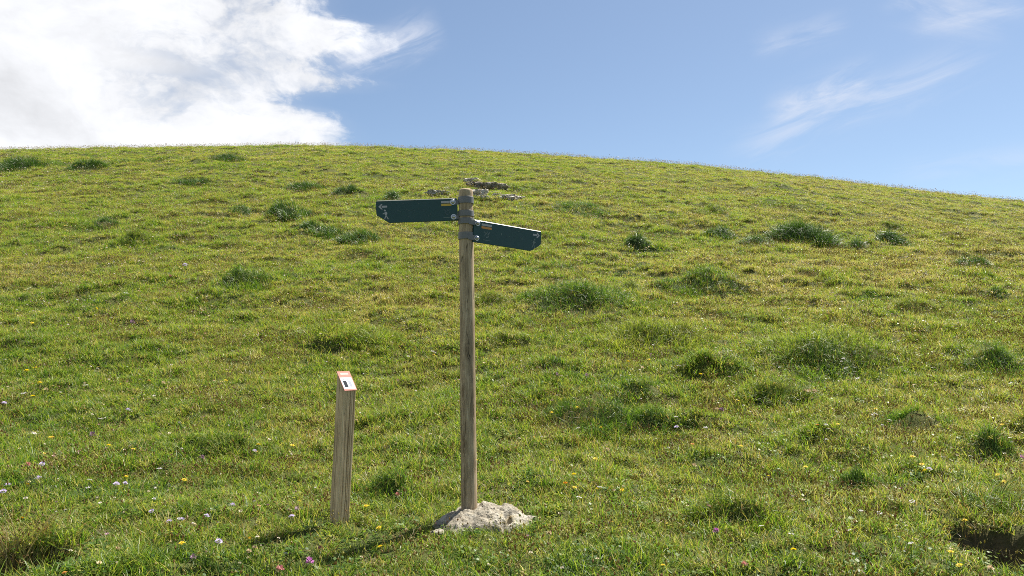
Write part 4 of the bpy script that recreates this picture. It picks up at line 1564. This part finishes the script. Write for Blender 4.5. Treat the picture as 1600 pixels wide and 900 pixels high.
def relation(px, py, rank=0):
    ls = sorted(LANDMARKS, key=lambda l: math.hypot(l[0] - px, (l[1] - py) * 1.3))
    lx, ly, nm = ls[rank]
    dx, dy = px - lx, py - ly
    d = math.hypot(dx, dy)
    how = "close" if d < 45 else ("" if d < 130 else "well")
    ang = math.degrees(math.atan2(-dy, dx)) % 360
    dirs = ["right of", "above and right of", "above", "above and left of", "left of", "below and left of", "below", "below and right of"]
    return (how + " " + dirs[int((ang + 22.5) // 45) % 8] + " " + nm).strip()


def build_flowers():
    rng = np.random.default_rng(77)
    heads = {k: [blade_mesh('flower_head', flower_head(k, rng), PETAL[k]) for _ in range(3)] for k in FLOWERS}
    eye = bpy.data.meshes.new('flower_eye')
    bm = bmesh.new()
    bmesh.ops.create_icosphere(bm, subdivisions=1, radius=0.11)
    for v in bm.verts: v.co.z = v.co.z * 0.7 + 0.16
    bm.to_mesh(eye); bm.free(); eye.materials.append(M_EYE)
    stems = []
    for k in range(5):
        ln = rng.normal(0, 0.02, 2)
        V, F = stem_mesh(0.10, ln, rng)
        me = mesh_np('stem', V, F, True, {'br': np.full(len(V), 0.5), 'ht': np.zeros(len(V))})
        me.materials.append(M_STEM)
        stems.append((me, ln))
    made = []
    for kind, lst in FLOWERS.items():
        for (px, py, w) in lst:
            h = float(rng.uniform(0.075, 0.125))
            d = pix_dir(px, py)
            Ys = np.linspace(3.2, 60, 9000); t = Ys / d[1]
            gap = EYE[2] + d[2] * t - height(d[0] * t, Ys) - h
            k = int(np.argmax(gap <= 0))
            x, y = d[0] * t[k], Ys[k]
            z0 = float(height(x, y))
            me, ln = stems[int(rng.integers(0, 5))]
            root = empty(KINDS[kind][0], (x - ln[0] * h / 0.10, y - ln[1] * h / 0.10, z0))
            st = link('stem', me, root); st.scale = (h / 0.10, h / 0.10, h / 0.10)
            hd = link('flower_head', heads[kind][int(rng.integers(0, 3))], root)
            hd.location = (ln[0] * h / 0.10, ln[1] * h / 0.10, h)
            dia = w * y / FPX * 1.02
            hd.scale = (dia, dia, dia * (1.0 if kind not in ('white', 'lilac') else 1.2))
            hd.rotation_euler = (rng.normal(0.16, 0.16), rng.normal(0, 0.2), rng.uniform(0, 6.28))
            if kind in ('yellow', 'orange'):
                ey = link('flower_eye', eye, hd)
            made.append([root, kind, px, py])
    labs = {}
    for m in made:
        m.append(KINDS[m[1]][1] + " " + relation(m[2], m[3]))
    for rank in (1, 2):
        cnt = {}
        for m in made: cnt.setdefault(m[4], []).append(m)
        for lab, ms in cnt.items():
            if len(ms) > 1:
                if len(ms) == 2:
                    ms.sort(key=lambda m: m[2])
                    if abs(ms[0][2] - ms[1][2]) > abs(ms[0][3] - ms[1][3]):
                        ms[0][4] += ", left one"; ms[1][4] += ", right one"
                    else:
                        ms.sort(key=lambda m: m[3]); ms[0][4] += ", upper one"; ms[1][4] += ", lower one"
                else:
                    ms.sort(key=lambda m: m[2])
                    words = ["leftmost of %d", "second of %d", "third of %d", "fourth of %d", "fifth of %d", "sixth of %d", "seventh of %d"]
                    for i, m in enumerate(ms):
                        m[4] += ", " + (words[i] % len(ms) if i < len(ms) - 1 else "rightmost of %d" % len(ms))
    for m in made:
        for wd in (' close ', ' well '):
            if len(m[4].split()) > 16: m[4] = m[4].replace(wd, ' ')
        if len(m[4].split()) > 16: m[4] = m[4].replace('bright yellow dandelion-like', 'yellow dandelion-like')
        if len(m[4].split()) > 16: m[4] = m[4].replace('dandelion-like ', '')
    for root, kind, px, py, lab in made:
        tag(root, lab, 'flower' if kind != 'cream' else 'seed head', KINDS[kind][1].split(' ')[0] + (' flowers in the meadow' if kind != 'cream' else ' seed heads in the meadow'))
    L = [m[4] for m in made]
    print('flowers', len(L), 'unique', len(set(L)), 'longest', max(len(l.split()) for l in L))


build_flowers()


def build_specks():
    """the countless tiny flowers and pale dry florets of the turf"""
    rng = np.random.default_rng(99)
    m = bpy.data.materials.new('tiny_florets')
    m.use_nodes = True
    g = NT(m.node_tree)
    a = g.new('ShaderNodeAttribute', attribute_name='tint'); a.attribute_type = 'INSTANCER'
    col = g.ramp(a.outputs['Fac'], [(0.0, (0.55, 0.50, 0.40)), (0.35, (0.50, 0.42, 0.25)), (0.55, (0.60, 0.58, 0.58)), (0.75, (0.60, 0.42, 0.03)), (0.88, (0.36, 0.22, 0.28)), (1.0, (0.34, 0.17, 0.10))])
    g.t.nodes['Principled BSDF'].inputs['Roughness'].default_value = 0.7
    g.l.new(col, g.t.nodes['Principled BSDF'].inputs['Base Color'])
    ms = []
    for k in range(3):
        V, F, B, H = flower_head('pink', rng)
        V = V * 0.016; V[:, 2] = V[:, 2] * 0.7 + 0.078
        ms.append(blade_mesh('floret', (V, F, B, H), m))
    def rho(y):
        return 26.0 + 12.0 * sst(y, 5, 12) * np.where(y < 14, 1.0, (14 / np.maximum(y, 1)) ** 1.3)
    X, Y = sample(rho, 3.4, 70.0)
    pat = fbm2(X / 2.2, Y / 1.6, 3, 71.0)
    left = 1.0 - 0.5 * sst(X / np.maximum(Y, 3), -0.2, 0.25) * sst(9 - Y, 0, 3)
    ok = free(X, Y) & (RNG.uniform(size=len(X)) < left * (0.25 + 0.75 * sst(pat, -0.25, 0.4)))
    X, Y = X[ok], Y[ok]; n = len(X)
    s = RNG.uniform(0.65, 1.6, n) ** 1.5 * (np.maximum(Y, 9) / 9) ** 0.42
    scatter('tiny_wildflowers', "countless tiny pale florets speckling the turf", np.stack([X, Y, height(X, Y)], 1),
            np.stack([RNG.normal(0, 0.2, n), RNG.normal(0, 0.2, n), RNG.uniform(0, 6.283, n)], 1), np.stack([s, s, s], 1),
            RNG.integers(0, 3, n), RNG.uniform(0, 1, n) ** 1.3, ms)
    print('specks', n)


build_specks()
